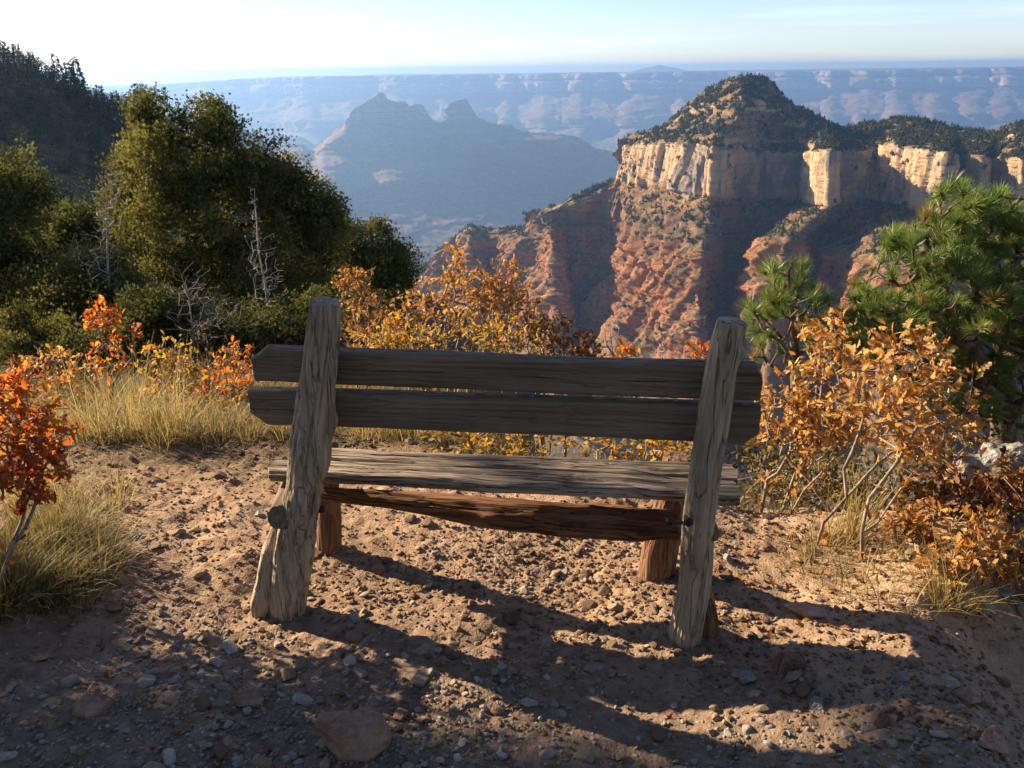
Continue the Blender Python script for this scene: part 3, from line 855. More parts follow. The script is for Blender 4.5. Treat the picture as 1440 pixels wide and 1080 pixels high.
c4 = crown_pts([pell(1300, 640, f3[1] + .1, 50, 35, .18)], 38, rr_, .2)
c1 = crown_pts([pell(1200, 600, f1[1] + .15, 40, 25, .12)], 35, rr_, .2)
oak('oak_shrub', 'broad orange oak shrub with bare curved pale stems right of the bench', 'shrub', G_SCRUB, f2,
    [(s2, c2), (s2b, c2b), (s3, c3), (s4, c4), (s1, c1)], M['oak_orange'], 0.058, True, 6, 3, 0.00125, 7, 11, (2.2, 1.8))
# thin upright one
f5 = foot(1118, 735); f5 = np.array([f5[0] + .06, f5[1] + .35, float(ground_z(f5[0] + .06, f5[1] + .35))])
s5 = [f5, pix(1142, 650, f5[1]), pix(1152, 580, f5[1] + .02), pix(1160, 510, f5[1] + .03)]
c5 = crown_pts([pell(1168, 478, f5[1] + .05, 45, 38, .15), pell(1140, 525, f5[1] + .05, 40, 25, .15, .4), pell(1190, 520, f5[1] + .05, 35, 30, .15, .4)], 110, rr_, .15)
oak('oak_shrub', 'slim upright tan leaved oak on one straight stem before the young pine', 'shrub', G_SCRUB, f5, [(s5, c5)], M['oak_orange'], 0.056, True, 6, 3, 0.0013, 6, 12, (2.6, 1.6))
simple_oak('orange oak shrub close behind the right end of the backrest', [pell(1100, 585, 3.2, 50, 60, .2), pell(1150, 600, 3.15, 45, 50, .2)], (1115, 690), 3.1, 110, M['oak_orange'], 31, 0.056, nst=3)
simple_oak('dark olive oak shrub on shaded ground beyond the right seat end', [pellg(1075, 655, 65, 55, .18), pellg(1135, 670, 45, 45, .18, .6), pellg(1190, 690, 45, 35, .15, .5)], (1095, 705), gpix(1095, 705)[1], 190, M['oak_olive'], 32, 0.045, nst=4)
simple_oak('low trailing orange oak spilling down the right bank', [pellg(1290, 730, 70, 35, .12), pellg(1385, 755, 65, 55, .12), pellg(1340, 790, 75, 35, .1, .8), pellg(1420, 810, 40, 35, .1, .5)], (1330, 810), gpix(1330, 810)[1], 105, M['oak_orange'], 33, 0.054, nst=6, spread=.2)
simple_oak('sparse rust oak shrub in front of the pale boulder', [pellg(1330, 690, 70, 40, .15), pellg(1400, 700, 45, 35, .15, .6)], (1310, 745), gpix(1310, 745)[1], 90, M['oak_rust'], 34, 0.055, nst=3)
simple_oak('red brown oak shrub low at the right picture edge', [pellg(1440, 690, 50, 55, .15), pellg(1470, 790, 60, 60, .15)], (1450, 830), gpix(1450, 830)[1], 70, M['oak_rust'], 35, 0.056, nst=3)
simple_oak('dim olive oak brush between the backrest end and the pines', [pell(1090, 660, 3.5, 60, 55, .25), pell(1170, 660, 3.5, 60, 60, .25), pell(1240, 680, 3.4, 55, 55, .25)], (1150, 720), 3.45, 230, M['oak_olive'], 36, 0.05, False, 6, spread=.25)
simple_oak('dim brown oak brush under the large pine', [pell(1310, 650, 4.1, 60, 50, .3), pell(1390, 620, 4.3, 60, 45, .3), pell(1450, 650, 4.0, 50, 60, .3)], (1370, 720), 4.1, 190, M['oak_olive'], 37, 0.05, False, 6, spread=.3)
# --- behind the bench
simple_oak('tall orange oak shrub peaking highest above the backrest', [pell(625, 375, 5.6, 28, 40, .35), pell(640, 425, 5.6, 75, 45, .5), pell(590, 460, 5.5, 60, 50, .5)], (620, 560), 5.6, 290, M['oak_orange'], 41, 0.062, False, 6, .25, tip=0.0022)
simple_oak('orange oak shrub just right of the left post top', [pell(498, 392, 5.9, 28, 24, .3), pell(515, 445, 5.7, 55, 40, .45, 1.6)], (510, 560), 5.8, 170, M['oak_orange'], 42, 0.06, False, 5, .25, tip=0.0022, tint=(1.6, 2.6))
simple_oak('golden oak shrub low along the middle of the backrest top', [pell(560, 480, 5.0, 70, 35, .4), pell(690, 478, 5.0, 80, 32, .4)], (620, 570), 5.0, 240, M['oak_yellow'], 43, 0.056, False, 6, .2, tip=0.002, tint=(3, 1.6))
simple_oak('rounded orange oak shrub before the lowest red cliffs', [pell(700, 405, 5.7, 45, 45, .4), pell(725, 455, 5.6, 60, 45, .5)], (715, 570), 5.7, 260, M['oak_orange'], 44, 0.06, False, 6, .25, tip=0.0022, tint=(1.8, 2.2))
simple_oak('dark rusty oak shrub trailing off at the backrest centre right', [pell(770, 475, 5.4, 50, 35, .4), pell(815, 488, 5.2, 35, 24, .35)], (780, 570), 5.4, 190, M['oak_rust'], 45, 0.055, False, 5, .2, tip=0.002)
simple_oak('few orange oak sprigs standing over the backrest near the right post', [pell(880, 495, 4.4, 18, 14, .12), pell(985, 497, 4.0, 16, 18, .12)], (930, 600), 4.2, 26, M['oak_red'], 46, 0.06, False, 2, tip=0.0022)
simple_oak('low golden oak growing in the gap between backrest and seat', [pell(860, 632, 3.28, 85, 30, .2), pell(940, 640, 3.2, 60, 32, .2), pell(720, 622, 3.35, 70, 20, .2), pell(640, 612, 3.5, 60, 14, .2, .5)], (850, 680), 3.25, 260, M['oak_yellow'], 47, 0.048, False, 7, spread=.35, tint=(2.4, 1.8))
# --- left side
simple_oak('bright red orange oak shrub at the left picture edge', [pell(15, 560, 2.55, 60, 60, .2), pell(60, 610, 2.5, 45, 45, .18), pell(5, 650, 2.4, 60, 45, .18), pell(-90, 640, 2.45, 60, 50, .3, .5)], (-60, 740), 2.4, 135, M['oak_red'], 51, 0.058, True, 4, .1, tint=(2, 2.2))
simple_oak('thin red oak twig reaching over the left grass mound', [pell(80, 655, 2.35, 40, 22, .08), pell(40, 690, 2.3, 40, 18, .08)], (-30, 745), 2.3, 16, M['oak_red'], 52, 0.055, True, 1, tint=(1.5, 3))
simple_oak('tall flame orange oak sapling behind the left grasses', [pell(145, 445, 5.3, 22, 25, .2), pell(160, 490, 5.2, 40, 40, .3)], (160, 580), 5.2, 90, M['oak_red'], 53, 0.062, False, 3, tip=0.0022)
simple_oak('green and orange oak shrub mid left before the big juniper', [pell(235, 510, 4.9, 45, 35, .3), pell(250, 550, 4.7, 60, 40, .3)], (240, 600), 4.7, 150, M['oak_yellow'], 54, 0.056, False, 5, tint=(3, 1.5))
simple_oak('red orange oak shrub next to the left backrest end', [pell(330, 515, 4.9, 45, 35, .3), pell(320, 555, 4.6, 55, 40, .3)], (325, 600), 4.6, 170, M['oak_red'], 55, 0.056, False, 5, tint=(2.2, 1.8))
simple_oak('orange oak shrub low between left grasses and sapling', [pell(105, 540, 4.7, 45, 35, .3), pell(60, 520, 5.0, 50, 30, .3)], (100, 600), 4.7, 130, M['oak_orange'], 56, 0.056, False, 4)
simple_oak('small yellow green oak bush at the foot of the left backrest end', [pell(300, 575, 4.1, 45, 25, .2), pell(350, 585, 4.0, 35, 22, .2)], (310, 615), 4.05, 70, M['oak_yellow'], 57, 0.045, False, 3, tint=(1.4, 2.6))

# --- grass
def grass(name, label, clumps, seed):
    """clumps: (x, y, radius, blades, height, spread, tint_lo, tint_hi)"""
    rr = np.random.default_rng(seed); mb = MB()
    for (cx, cy, rad_, nb, h, spr, t0, t1) in clumps:
        a = rr.uniform(0, 6.283, nb); q = rad_ * np.sqrt(rr.uniform(0, 1, nb))
        x, y = cx + q * np.cos(a), cy + q * np.sin(a)
        z = ground_z(x, y)
        out = np.stack([np.cos(a), np.sin(a), 0 * a], -1) * (spr * rr.uniform(0.2, 1.3, nb) * (0.35 + 0.65 * q / rad_))[:, None] + rr.normal(0, 0.18, (nb, 3)) * np.array([1, 1, 0])
        H = h * rr.uniform(0.4, 1.15, nb)
        w = rr.uniform(0.0011, 0.0024, nb)
        side = np.cross(out + rr.normal(0, .3, (nb, 3)), Z_); side /= np.linalg.norm(side, axis=1)[:, None] + 1e-9
        segs = []
        for f in (0, 0.35, 0.7, 1.0):
            lean_ = f + 0.7 * f * f
            c = np.stack([x, y, z - 0.005], -1) + out * (lean_ * H * 0.62)[:, None] + Z_ * (H * (f - 0.38 * f * f * np.minimum(np.linalg.norm(out, axis=1), 1.3)))[:, None]
            ww = (w * (1 - 0.85 * f))[:, None]
            segs += [c - side * ww, c + side * ww]
        W = np.stack(segs, 1)
        fq = np.array([(0, 1, 3, 2), (2, 3, 5, 4), (4, 5, 7, 6)])
        Fq = (fq[None] + (np.arange(nb) * 8)[:, None, None]).reshape(-1, 4)
        mb.add(W.reshape(-1, 3), Fq, np.repeat(rr.uniform(t0, t1, nb), 8))
    o = mb.build(name, M['grass'])
    return tag(o, label, 'grass', kind='stuff')
rg = np.random.default_rng(91)
cl = []
for _ in range(46):      # mound at the left
    px, py = rg.uniform(-60, 150), rg.uniform(735, 850)
    g = gpix(px, py + 10); cl.append((g[0], g[1], .07, 110, rg.uniform(.10, .2), 1.0, .0, .6))
for _ in range(16):
    g = gpix(rg.uniform(20, 170), rg.uniform(690, 745)); cl.append((g[0], g[1], .06, 70, rg.uniform(.08, .15), 1.1, .5, 1))
grass('grass', 'dull green grass mound drooping over the left path edge', cl, 1)
cl = []
for _ in range(60):      # tall straw behind the dirt on the left
    px, py = rg.uniform(60, 300), rg.uniform(575, 628)
    g = gpix(px, py); cl.append((g[0], g[1], rg.uniform(.04, .1), 34, rg.uniform(.06, .34) * (1.2 if 150 < px < 260 else .7), .8, rg.uniform(0, .4), 1.0))
for _ in range(30):
    g = gpix(rg.uniform(250, 440), rg.uniform(590, 618)); cl.append((g[0], g[1], .07, 60, rg.uniform(.08, .2), .8, .15, .9))
for _ in range(34):
    g = gpix(rg.uniform(120, 275), rg.uniform(590, 622)); cl.append((g[0], g[1], .04, 5, rg.uniform(.3, .5), .45, .6, 1.0))
grass('grass', 'tall straw coloured dry grass behind the sunlit dirt left of the bench', cl, 2)
cl = []
for _ in range(55):      # behind the seat
    g = gpix(rg.uniform(470, 800), rg.uniform(596, 618)); cl.append((g[0], g[1], .08, 55, rg.uniform(.08, .2), .8, .2, .95))
grass('grass', 'short dry grass seen between backrest and seat', cl, 3)
cl = []
for _ in range(40):      # right bank
    g = gpix(rg.uniform(1110, 1440), rg.uniform(755, 860)); cl.append((g[0], g[1], .07, 22, rg.uniform(.05, .15), 1.0, .0, .8))
for _ in range(9):
    g = gpix(rg.uniform(1140, 1215), rg.uniform(740, 765)); cl.append((g[0], g[1], .03, 16, rg.uniform(.2, .3), .5, .4, .9))
for _ in range(6):
    g = gpix(rg.uniform(1310, 1350), rg.uniform(845, 865)); cl.append((g[0], g[1], .03, 26, rg.uniform(.15, .25), 1.0, .5, .9))
grass('grass', 'thin green and straw grass among the oak stems on the right bank', cl, 4)

cl = []
for _ in range(420):
    x, y = rg.uniform(-4.2, 3.4), rg.uniform(2.6, 8.5)
    s_ = ground_z(x, y) - ground_z(x, 2.2)
    if s_ > -.08 or abs(x) > y * .75: continue
    cl.append((x, y, rg.uniform(.08, .2), 46, rg.uniform(.1, .3), 1.0, 0, rg.uniform(.3, .8)))
for _ in range(330):
    y = rg.uniform(6, 17); x = rg.uniform(-.7, .02) * y
    cl.append((x, y, rg.uniform(.2, .45), 60, rg.uniform(.25, .6), .8, 0, rg.uniform(.3, .7)))
grass('grass', 'dull low grass on the slope falling away beyond the dirt edge', cl, 5)

# --- junipers and other evergreens on the slope at the left
def spray_templ():
    V, Fq = [], []
    for k, (a, l, w) in enumerate(((0, 1, .16), (.5, .75, .13), (-.55, .7, .13), (1.0, .5, .1), (-1.05, .5, .1))):
        d = np.array([math.cos(a), math.sin(a), 0.12 * (-1) ** k]); s = np.array([-math.sin(a), math.cos(a), 0])
        o = np.array([0.12 * k, 0, 0]); b = len(V)
        V += [o, o + d * l * .5 + s * w, o + d * l, o + d * l * .5 - s * w]; Fq.append((b, b + 1, b + 2, b + 3))
    return np.array(V), np.array(Fq)
SPRAY = spray_templ()
def evergreen(name, label, cat, ells, trunk, n, mat, seed, size=0.16, per=8, clump=0.22, gap=0.0, gs=1.2, tip=0.010, shell=0.45, group=None, bark='dark_bark', lift=0.35, step=.35):
    rr = np.random.default_rng(seed); base = np.asarray(trunk[0])
    root = thing(name, label, cat, base, group)
    per = int(per * 4.0); size = size * 0.42; clump = clump * .95
    par_ = crown_pts(ells, max(40, n // 9), rr, shell, gap * .9, gs, seed)
    puff = clump * 1.75
    pts = np.repeat(par_, 11, 0); nrm_ = rr.normal(size=pts.shape); nrm_ /= np.linalg.norm(nrm_, axis=1)[:, None]
    pts = pts + nrm_ * (puff * rr.uniform(.45, 1.0, len(pts)) ** .6)[:, None] * np.array([.9, .9, 1.25])
    ptint = np.repeat(rr.beta(1.4, 1.4, len(par_)), 11)
    k = min(len(pts), 260)
    nodes, par, ra_, hc = grow(trunk, pts[rr.permutation(len(pts))[:k]], rr, step, 0.2, tip)
    sm = MB(); skeleton(sm, nodes - base, par, ra_, 6)
    o = sm.build('trunk', M[bark], None); o.parent = root
    cpos = np.repeat(pts, per, 0) + rr.normal(0, clump * .55, (len(pts) * per, 3)) * np.array([1, 1, .75])
    cdir = cpos - np.asarray(trunk[-1]) * 0.5 - base * 0.5; cdir /= np.linalg.norm(cdir, axis=1)[:, None]
    cdir = cdir * 0.5 + rr.normal(0, .55, cdir.shape); cdir[:, 2] += lift
    lm = MB()
    ti = np.clip(np.repeat(ptint, per) + rr.normal(0, .15, len(cpos)), 0, 1)
    scatter(lm, SPRAY[0], SPRAY[1], cpos - base, basis(cdir, rr), size * rr.uniform(.55, 1.25, len(cpos)), ti)
    o = lm.build('crown', mat, None); o.parent = root
    return root

G_J = 'evergreens on the slope left of the bench'
jb = pix(330, 505, 15.0)
evergreen('juniper_tree', 'biggest spreading juniper left of the bench, olive green on its sunny side', 'tree',
    [pell(245, 200, 15, 38, 38, .9, 1), pell(305, 205, 15.2, 38, 45, .9, .8), pell(350, 225, 15, 40, 38, .9, .8), pell(235, 260, 14.6, 58, 55, 1.1, 1.6), pell(330, 290, 14.6, 75, 65, 1.2, 2.2),
     pell(405, 290, 15, 48, 55, 1.0, 1.3), pell(425, 360, 15, 48, 60, 1.0, 1.5), pell(250, 360, 14.2, 70, 55, 1.1, 1.5), pell(345, 390, 14.0, 80, 60, 1.1, 1.8), pell(435, 430, 14.4, 40, 50, .9, 1), pell(215, 430, 13.8, 60, 50, .9, 1),
     pell(303, 178, 15, 10, 14, .2, .2), pell(357, 180, 15, 9, 16, .2, .2), pell(238, 168, 15, 24, 14, .3, .3), pell(212, 205, 15, 25, 36, .5, .6), pell(395, 245, 15, 32, 36, .7, .8), pell(440, 305, 15, 26, 36, .6, .8), pell(285, 198, 15, 40, 28, .6, .7), pell(207, 176, 15, 9, 22, .2, .25), pell(262, 172, 15, 10, 20, .2, .25), pell(286, 184, 15, 8, 18, .2, .25), pell(328, 210, 15, 9, 22, .2, .25), pell(382, 222, 15, 9, 22, .2, .3), pell(412, 248, 15, 9, 22, .2, .3), pell(440, 282, 15, 8, 22, .2, .3), pell(466, 325, 15, 8, 24, .2, .3), pell(186, 235, 15, 10, 26, .2, .3), pell(172, 300, 15, 10, 26, .2, .3), pell(455, 330, 15, 22, 40, .5, .7), pell(195, 300, 14.6, 30, 60, .8, 1), pell(455, 420, 14.6, 30, 60, .8, .9)],
    [jb - (0, 0, .4), pix(325, 420, 15), pix(310, 350, 15), pix(290, 280, 15)], 2300, M['juniper'], 61, 0.15, 9, 0.17, 0.42, 1.3, group=G_J, tip=.011)
evergreen('juniper_tree', 'rounded olive juniper lower left of the biggest juniper', 'tree',
    [pell(130, 400, 12, 55, 60, .8), pell(110, 460, 11.5, 70, 50, .8), pell(165, 440, 11.6, 45, 55, .7), pell(75, 410, 12.4, 40, 50, .7, .6)], [pix(125, 540, 12), pix(125, 460, 12), pix(125, 420, 12)], 900, M['juniper'], 62, .13, 9, .16, .4, 1.5, group=G_J)
evergreen('juniper_tree', 'dark evergreen cut off by the left picture edge', 'tree',
    [pell(5, 270, 13, 40, 55, .8), pell(-20, 340, 13, 75, 70, 1.0), pell(10, 420, 12.6, 70, 70, 1.0, 1.4)], [pix(-20, 540, 13), pix(-15, 420, 13), pix(-5, 300, 13)], 850, M['juniper_dark'], 63, .15, 9, .18, .38, 1.4, group=G_J)
evergreen('juniper_tree', 'dusky juniper filling the gap between the left edge evergreen and the biggest juniper', 'tree',
    [pell(95, 345, 19, 55, 45, 1.0), pell(150, 370, 19, 45, 60, 1.0), pell(60, 400, 18, 60, 50, 1.0), pell(190, 400, 18, 40, 60, 1.0)], [pix(110, 560, 19), pix(115, 450, 19), pix(120, 380, 19)], 800, M['juniper_dark'], 68, .2, 9, .22, .35, 1.0, group=G_J)
evergreen('juniper_tree', 'low dark juniper peeking out right of the biggest juniper', 'tree',
    [pell(490, 345, 22, 25, 28, .8, .7), pell(525, 360, 22, 35, 38, 1.0), pell(560, 375, 22, 26, 25, .8, .7), pell(510, 410, 21, 60, 40, 1.0)], [pix(520, 500, 22), pix(522, 420, 22), pix(525, 380, 22)], 520, M['juniper_dark'], 64, .2, 9, .22, .35, 1.0, group=G_J)
evergreen('juniper_bush', 'bright green juniper bush at the foot of the biggest juniper', 'bush',
    [pell(225, 445, 10.5, 45, 30, .5), pell(205, 470, 10.3, 45, 30, .5)], [pix(220, 530, 10.5), pix(220, 480, 10.5)], 330, M['juniper_dark'], 65, .11, 9, .11, .3, 2, group=G_J)
evergreen('juniper_bush', 'dark juniper bush behind the left post of the bench', 'bush',
    [pell(420, 455, 10.5, 60, 30, .6), pell(340, 470, 10.5, 60, 30, .6)], [pix(390, 540, 10.5), pix(390, 490, 10.5)], 420, M['juniper_dark'], 66, .11, 9, .13, .35, 2, group=G_J)
evergreen('juniper_bush', 'shadowy juniper bush among the left grasses', 'bush',
    [pell(45, 480, 9.5, 60, 28, .5), pell(120, 490, 9.5, 50, 22, .5)], [pix(70, 540, 9.5), pix(70, 495, 9.5)], 360, M['juniper'], 67, .1, 9, .11, .35, 2, group=G_J)

# dead snags
def snag(label, trunk, ells, n, seed, tip=.0045, mat='dead'):
    rr = np.random.default_rng(seed); base = np.asarray(trunk[0])
    root = thing('dead_shrub', label, 'dead shrub', base, 'bare dead shrubs on the slope')
    pts = crown_pts(ells, n, rr, .1)
    nodes, par, ra_, hc = grow(trunk, pts, rr, .16, .35, tip)
    sm = MB(); skeleton(sm, nodes - base, par, ra_, 5)
    o = sm.build('branches', M[mat], None); o.parent = root
    return root
snag('tall bleached dead shrub left of the biggest juniper', [pix(155, 500, 11.5), pix(152, 400, 11.5), pix(150, 320, 11.5), pix(148, 255, 11.5)], [pell(150, 300, 11.5, 22, 75, .4), pell(140, 370, 11.4, 40, 60, .4), pell(165, 260, 11.5, 12, 45, .2, .6)], 340, 71, .0021)
snag('bleached dead shrub in front of the biggest juniper', [pix(380, 500, 10.8), pix(375, 420, 10.8), pix(365, 350, 10.8), pix(357, 265, 10.8)], [pell(368, 370, 10.8, 25, 80, .35), pell(385, 420, 10.7, 30, 50, .35), pell(358, 300, 10.8, 8, 45, .15, .4)], 300, 72, .0021)
snag('tangle of fallen grey twigs below the biggest juniper', [pix(275, 510, 10), pix(270, 460, 10), pix(262, 400, 10)], [pell(265, 420, 10, 45, 65, .5), pell(320, 450, 10, 50, 40, .5)], 300, 73, .0019)
snag('small pale dead twig rising over the middle of the backrest', [pix(862, 560, 5.2), pix(862, 500, 5.2), pix(858, 460, 5.2)], [pell(860, 475, 5.2, 14, 24, .1), pell(848, 490, 5.2, 12, 14, .1, .5)], 26, 74, .0022)
snag('pair of bare upright twigs before the shaded cliff', [pix(932, 560, 5.0), pix(933, 510, 5.0), pix(934, 475, 5.0)], [pell(933, 492, 5.0, 8, 20, .08)], 12, 75, .0024)

# --- long-needled pines at the right
def needle_tuft(n, seed):
    rr = np.random.default_rng(seed); V, Fq = [], []
    for k in range(n):
        a = rr.uniform(0, 6.283); fan = rr.uniform(0.12, 1.15)
        d = np.array([math.cos(fan), math.sin(fan) * math.cos(a), math.sin(fan) * math.sin(a)])
        l = rr.uniform(.7, 1.08); o = np.array([-rr.uniform(0, .55), 0, 0])
        s = np.cross(d, rr.normal(size=3)); s /= np.linalg.norm(s); s *= 0.0105
        dr = np.array([0, 0, -0.06 * l])
        b = len(V); V += [o - s, o + s, o + d * l * .55 + s + dr * .2, o + d * l * .55 - s + dr * .2, o + d * l + dr]
        Fq += [(b, b + 1, b + 2, b + 3)]; Fq += [(b + 3, b + 2, b + 4, b + 4)]
    V = np.array(V); q = np.array(Fq)
    quads = q[::2]; tris = q[1::2][:, :3]
    return V, quads, tris
TUFTS = [needle_tuft(115, 300 + k) for k in range(5)]
def pine(label, trunk, ells, n, seed, size=.105, tip=.0055):
    rr = np.random.default_rng(seed); base = np.asarray(trunk[0])
    root = thing('pine_tree', label, 'tree', base, 'young pines right of the bench')
    pts = crown_pts(ells, n, rr, .3)
    nodes, par, ra_, hc = grow(trunk, pts, rr, .09, .22, tip, .6)
    sm = MB(); skeleton(sm, nodes - base, par, ra_, 7)
    o = sm.build('trunk', M['pine_bark'], None); o.parent = root
    P, D = [], []
    for k in range(1, len(nodes)):
        d = nodes[k] - nodes[par[k]]; d /= np.linalg.norm(d) + 1e-9
        if not hc[k]:
            P.append(nodes[k]); D.append(d * .8 + np.array([0, 0, .45]) + rr.normal(0, .15, 3))
        elif ra_[k] < tip * 1.6 and rr.uniform() < .5:
            P.append(nodes[k]); D.append(d * .7 + np.array([0, 0, .3]) + rr.normal(0, .3, 3))
    P, D = np.array(P), np.array(D)
    lm = MB(); idx = rr.integers(0, 5, len(P))
    for k in range(5):
        s = idx == k
        V, Q, Tt = TUFTS[k]
        Bm = basis(D[s], rr); sz = size * rr.uniform(.6, 1.15, s.sum()); ti = np.where(rr.uniform(0, 1, s.sum()) < .05, 1.0, np.clip(rr.beta(2, 2, s.sum()), 0, .93))
        n0 = lm.n
        scatter(lm, V, Q, P[s] - base, Bm, sz, ti)
        cnt = s.sum(); Fq = (Tt[None] + (np.arange(cnt) * len(V))[:, None, None]).reshape(-1, 3) + n0
        lm.F.setdefault(3, []).append(Fq)
    o = lm.build('crown', M['needles'], None, smooth=False); o.parent = root
    return root
pb = pix(1420, 720, 4.7)
pine('large bushy long needled pine filling the right edge', [np.array([pb[0], pb[1], float(ground_z(pb[0], pb[1]))]), pix(1415, 560, 4.7), pix(1400, 430, 4.7), pix(1380, 330, 4.7)],
     [pell(1345, 300, 4.7, 40, 45, .3, .6), pell(1400, 330, 4.7, 45, 50, .35, .9), pell(1310, 355, 4.6, 65, 40, .35, 1), pell(1250, 420, 4.6, 65, 40, .35, .8), pell(1360, 420, 4.5, 80, 55, .4, 1.6), pell(1440, 420, 4.6, 60, 90, .4, 1.2), pell(1300, 480, 4.6, 90, 45, .35, 1), pell(1420, 540, 4.5, 60, 70, .35, 1), pell(1270, 340, 4.6, 25, 22, .2, .25), pell(1500, 400, 4.6, 60, 110, .4, .8), pell(1425, 300, 4.7, 40, 40, .3, .6), pell(1340, 545, 4.5, 70, 45, .35, .8), pell(1225, 480, 4.5, 50, 40, .3, .6), pell(1430, 480, 4.4, 60, 60, .4, 1)], 1250, 81)
pb = pix(1125, 640, 4.6)
pine('smaller pine sapling with upright tufts between the right post and the large pine', [np.array([pb[0], pb[1], float(ground_z(pb[0], pb[1]))]), pix(1120, 520, 4.6), pix(1112, 430, 4.6), pix(1108, 385, 4.6)],
     [pell(1108, 400, 4.6, 36, 35, .25, 1), pell(1085, 440, 4.5, 40, 40, .25, .9), pell(1140, 440, 4.6, 40, 45, .25, .9), pell(1100, 500, 4.5, 45, 35, .25, .6), pell(1180, 480, 4.6, 45, 45, .25, .7)], 150, 82)

# off-frame pinyons up-sun of the path: they cast the shade that lies over its near half
def shade_tree(label, x, y, h, w, n, seed, bare=False):
    z0 = float(ground_z(x, y))
    if bare: z0 = 0.0
    if bare:
        zg = float(ground_z(x, y))
        evergreen('pinyon_tree', label, 'tree', [((x, y, h), (w, w, 1.85), 1)] + ([(tuple(hs * 12 + hp * 1.8 + np.array([0, 0, 5.78])), (.42, .42, .45), .5), (tuple(hs * 11.7 + hp * 1.62 + np.array([0, 0, 5.75])), (.3, .3, .4), .25)] if h > 6 else []), [(x, y, zg - .1), (x, y, h - 2), (x, y, h + 1)], n, M['juniper_dark'], seed, .2, 10, .15, .3, 1.1, group='pinyons beside the path', tip=.006)
        return
    evergreen('pinyon_tree', label, 'tree', [((x, y, z0 + h * .62), (w, w * .9, h * .42), 1.5), ((x + .1, y - .3, z0 + h * .35), (w * .55, w * .55, h * .3), .5)], [(x, y, z0 - .1), (x, y, z0 + h * .4), (x, y, z0 + h * .8)], n, M['juniper_dark'], seed, .2, 10, .22, .3, 1.1, group='pinyons beside the path', tip=.012)

SUN_AZ, SUN_EL = rad(62), rad(24)
sdir = np.array([-math.sin(SUN_AZ) * math.cos(SUN_EL), math.cos(SUN_AZ) * math.cos(SUN_EL), math.sin(SUN_EL)])
hs = np.array([sdir[0], sdir[1], 0]) / math.cos(SUN_EL); hp = np.array([math.cos(SUN_AZ), math.sin(SUN_AZ), 0])
for k, (tt, pp, h, w, n) in enumerate(((5.2, 0.42, 4.6, 1.0, 900), (6.6, -0.9, 4.8, 1.3, 700), (5.0, -2.2, 4.0, 1.2, 420), (9.0, 0.85, 5.0, .75, 560), (12.0, 1.3, 6.7, .34, 380))):
    q = hs * tt + hp * pp
    shade_tree(['pinyon up the slope left of the path whose shade falls in front of the bench', 'second pinyon left of the path behind the first', 'third pinyon left of the path nearest the viewer', 'tall slender pinyon up the slope left of the path', 'tallest pinyon with a bare lower trunk, farthest up the slope left of the path'][k], q[0], q[1], h, w, n, 400 + k, k >= 3)

# unseen pinyons added behind the viewer to cut sky light on path and bench
for k, (x, y, h, w, lab) in enumerate(((-2.6, -3.2, 6.5, 2.0, 'unseen broad pinyon added to block sky light, behind and left of where the viewer stands'), (1.2, -4.2, 7.5, 2.2, 'unseen broad pinyon added to block sky light, straight behind where the viewer stands'), (4.2, -1.6, 6.5, 1.9, 'unseen broad pinyon added to block sky light, behind and right of where the viewer stands'))):
    shade_tree(lab, x, y, h, w, 900, 450 + k)

# ------------------------------------------------------------------ canyon
def surf(rows_per_col, nu, nv, vw, disp, name, mat, smooth_u=0, kind='structure', extra=None, close=None):
    """rows_per_col: list of columns, each a list of 3-D points; resampled to nu x nv; vw the share of nv between rows"""
    C = np.array(rows_per_col)                        # nc, nr, 3
    nc, nr = C.shape[:2]
    du = np.linalg.norm(np.diff(C[:, :, :2], axis=0), axis=-1).mean(1) if True else None
    uu = np.concatenate([[0], np.cumsum(np.maximum(du, 1e-3))]); us = np.linspace(0, uu[-1], nu)
    A = np.empty((nu, nr, 3))
    for a in range(nr):
        for k in range(3): A[:, a, k] = np.interp(us, uu, C[:, a, k])
    if smooth_u:
        ker = np.hanning(2 * smooth_u + 3)[1:-1]; ker /= ker.sum(); h = len(ker) // 2
        Ap = np.pad(A, ((h, h), (0, 0), (0, 0)), mode='edge')
        A = np.apply_along_axis(lambda m_: np.convolve(m_, ker, 'valid'), 0, Ap)
    cw = np.concatenate([[0], np.cumsum(vw)]); cw = cw / cw[-1]
    vs = np.interp(np.linspace(0, 1, nv), cw, np.arange(nr))
    i0 = np.minimum(vs.astype(int), nr - 2); f = (vs - i0)[None, :, None]
    Pp = A[:, i0] * (1 - f) + A[:, i0 + 1] * f
    S = np.broadcast_to(vs[None, :], (nu, nv))
    gu = np.gradient(Pp, axis=0); gv = np.gradient(Pp, axis=1)
    Nn = np.cross(gu, gv); Nn /= np.linalg.norm(Nn, axis=-1)[..., None] + 1e-9
    s = np.sign((Nn * (CAM - Pp)).sum(-1).mean()); Nn *= s
    Nh = Nn * np.array([1, 1, 0.25])
    W = Pp + Nh * disp(Pp, S)[..., None]
    if extra is not None: W = extra(W, S)
    mb = MB(); mb.add(W.reshape(-1, 3), grid_faces(nu, nv, s < 0), S.reshape(-1))
    o = mb.build(name, mat, None, smooth=True, attr='strat'); tag(o, kind=kind)
    return W, S, Nn

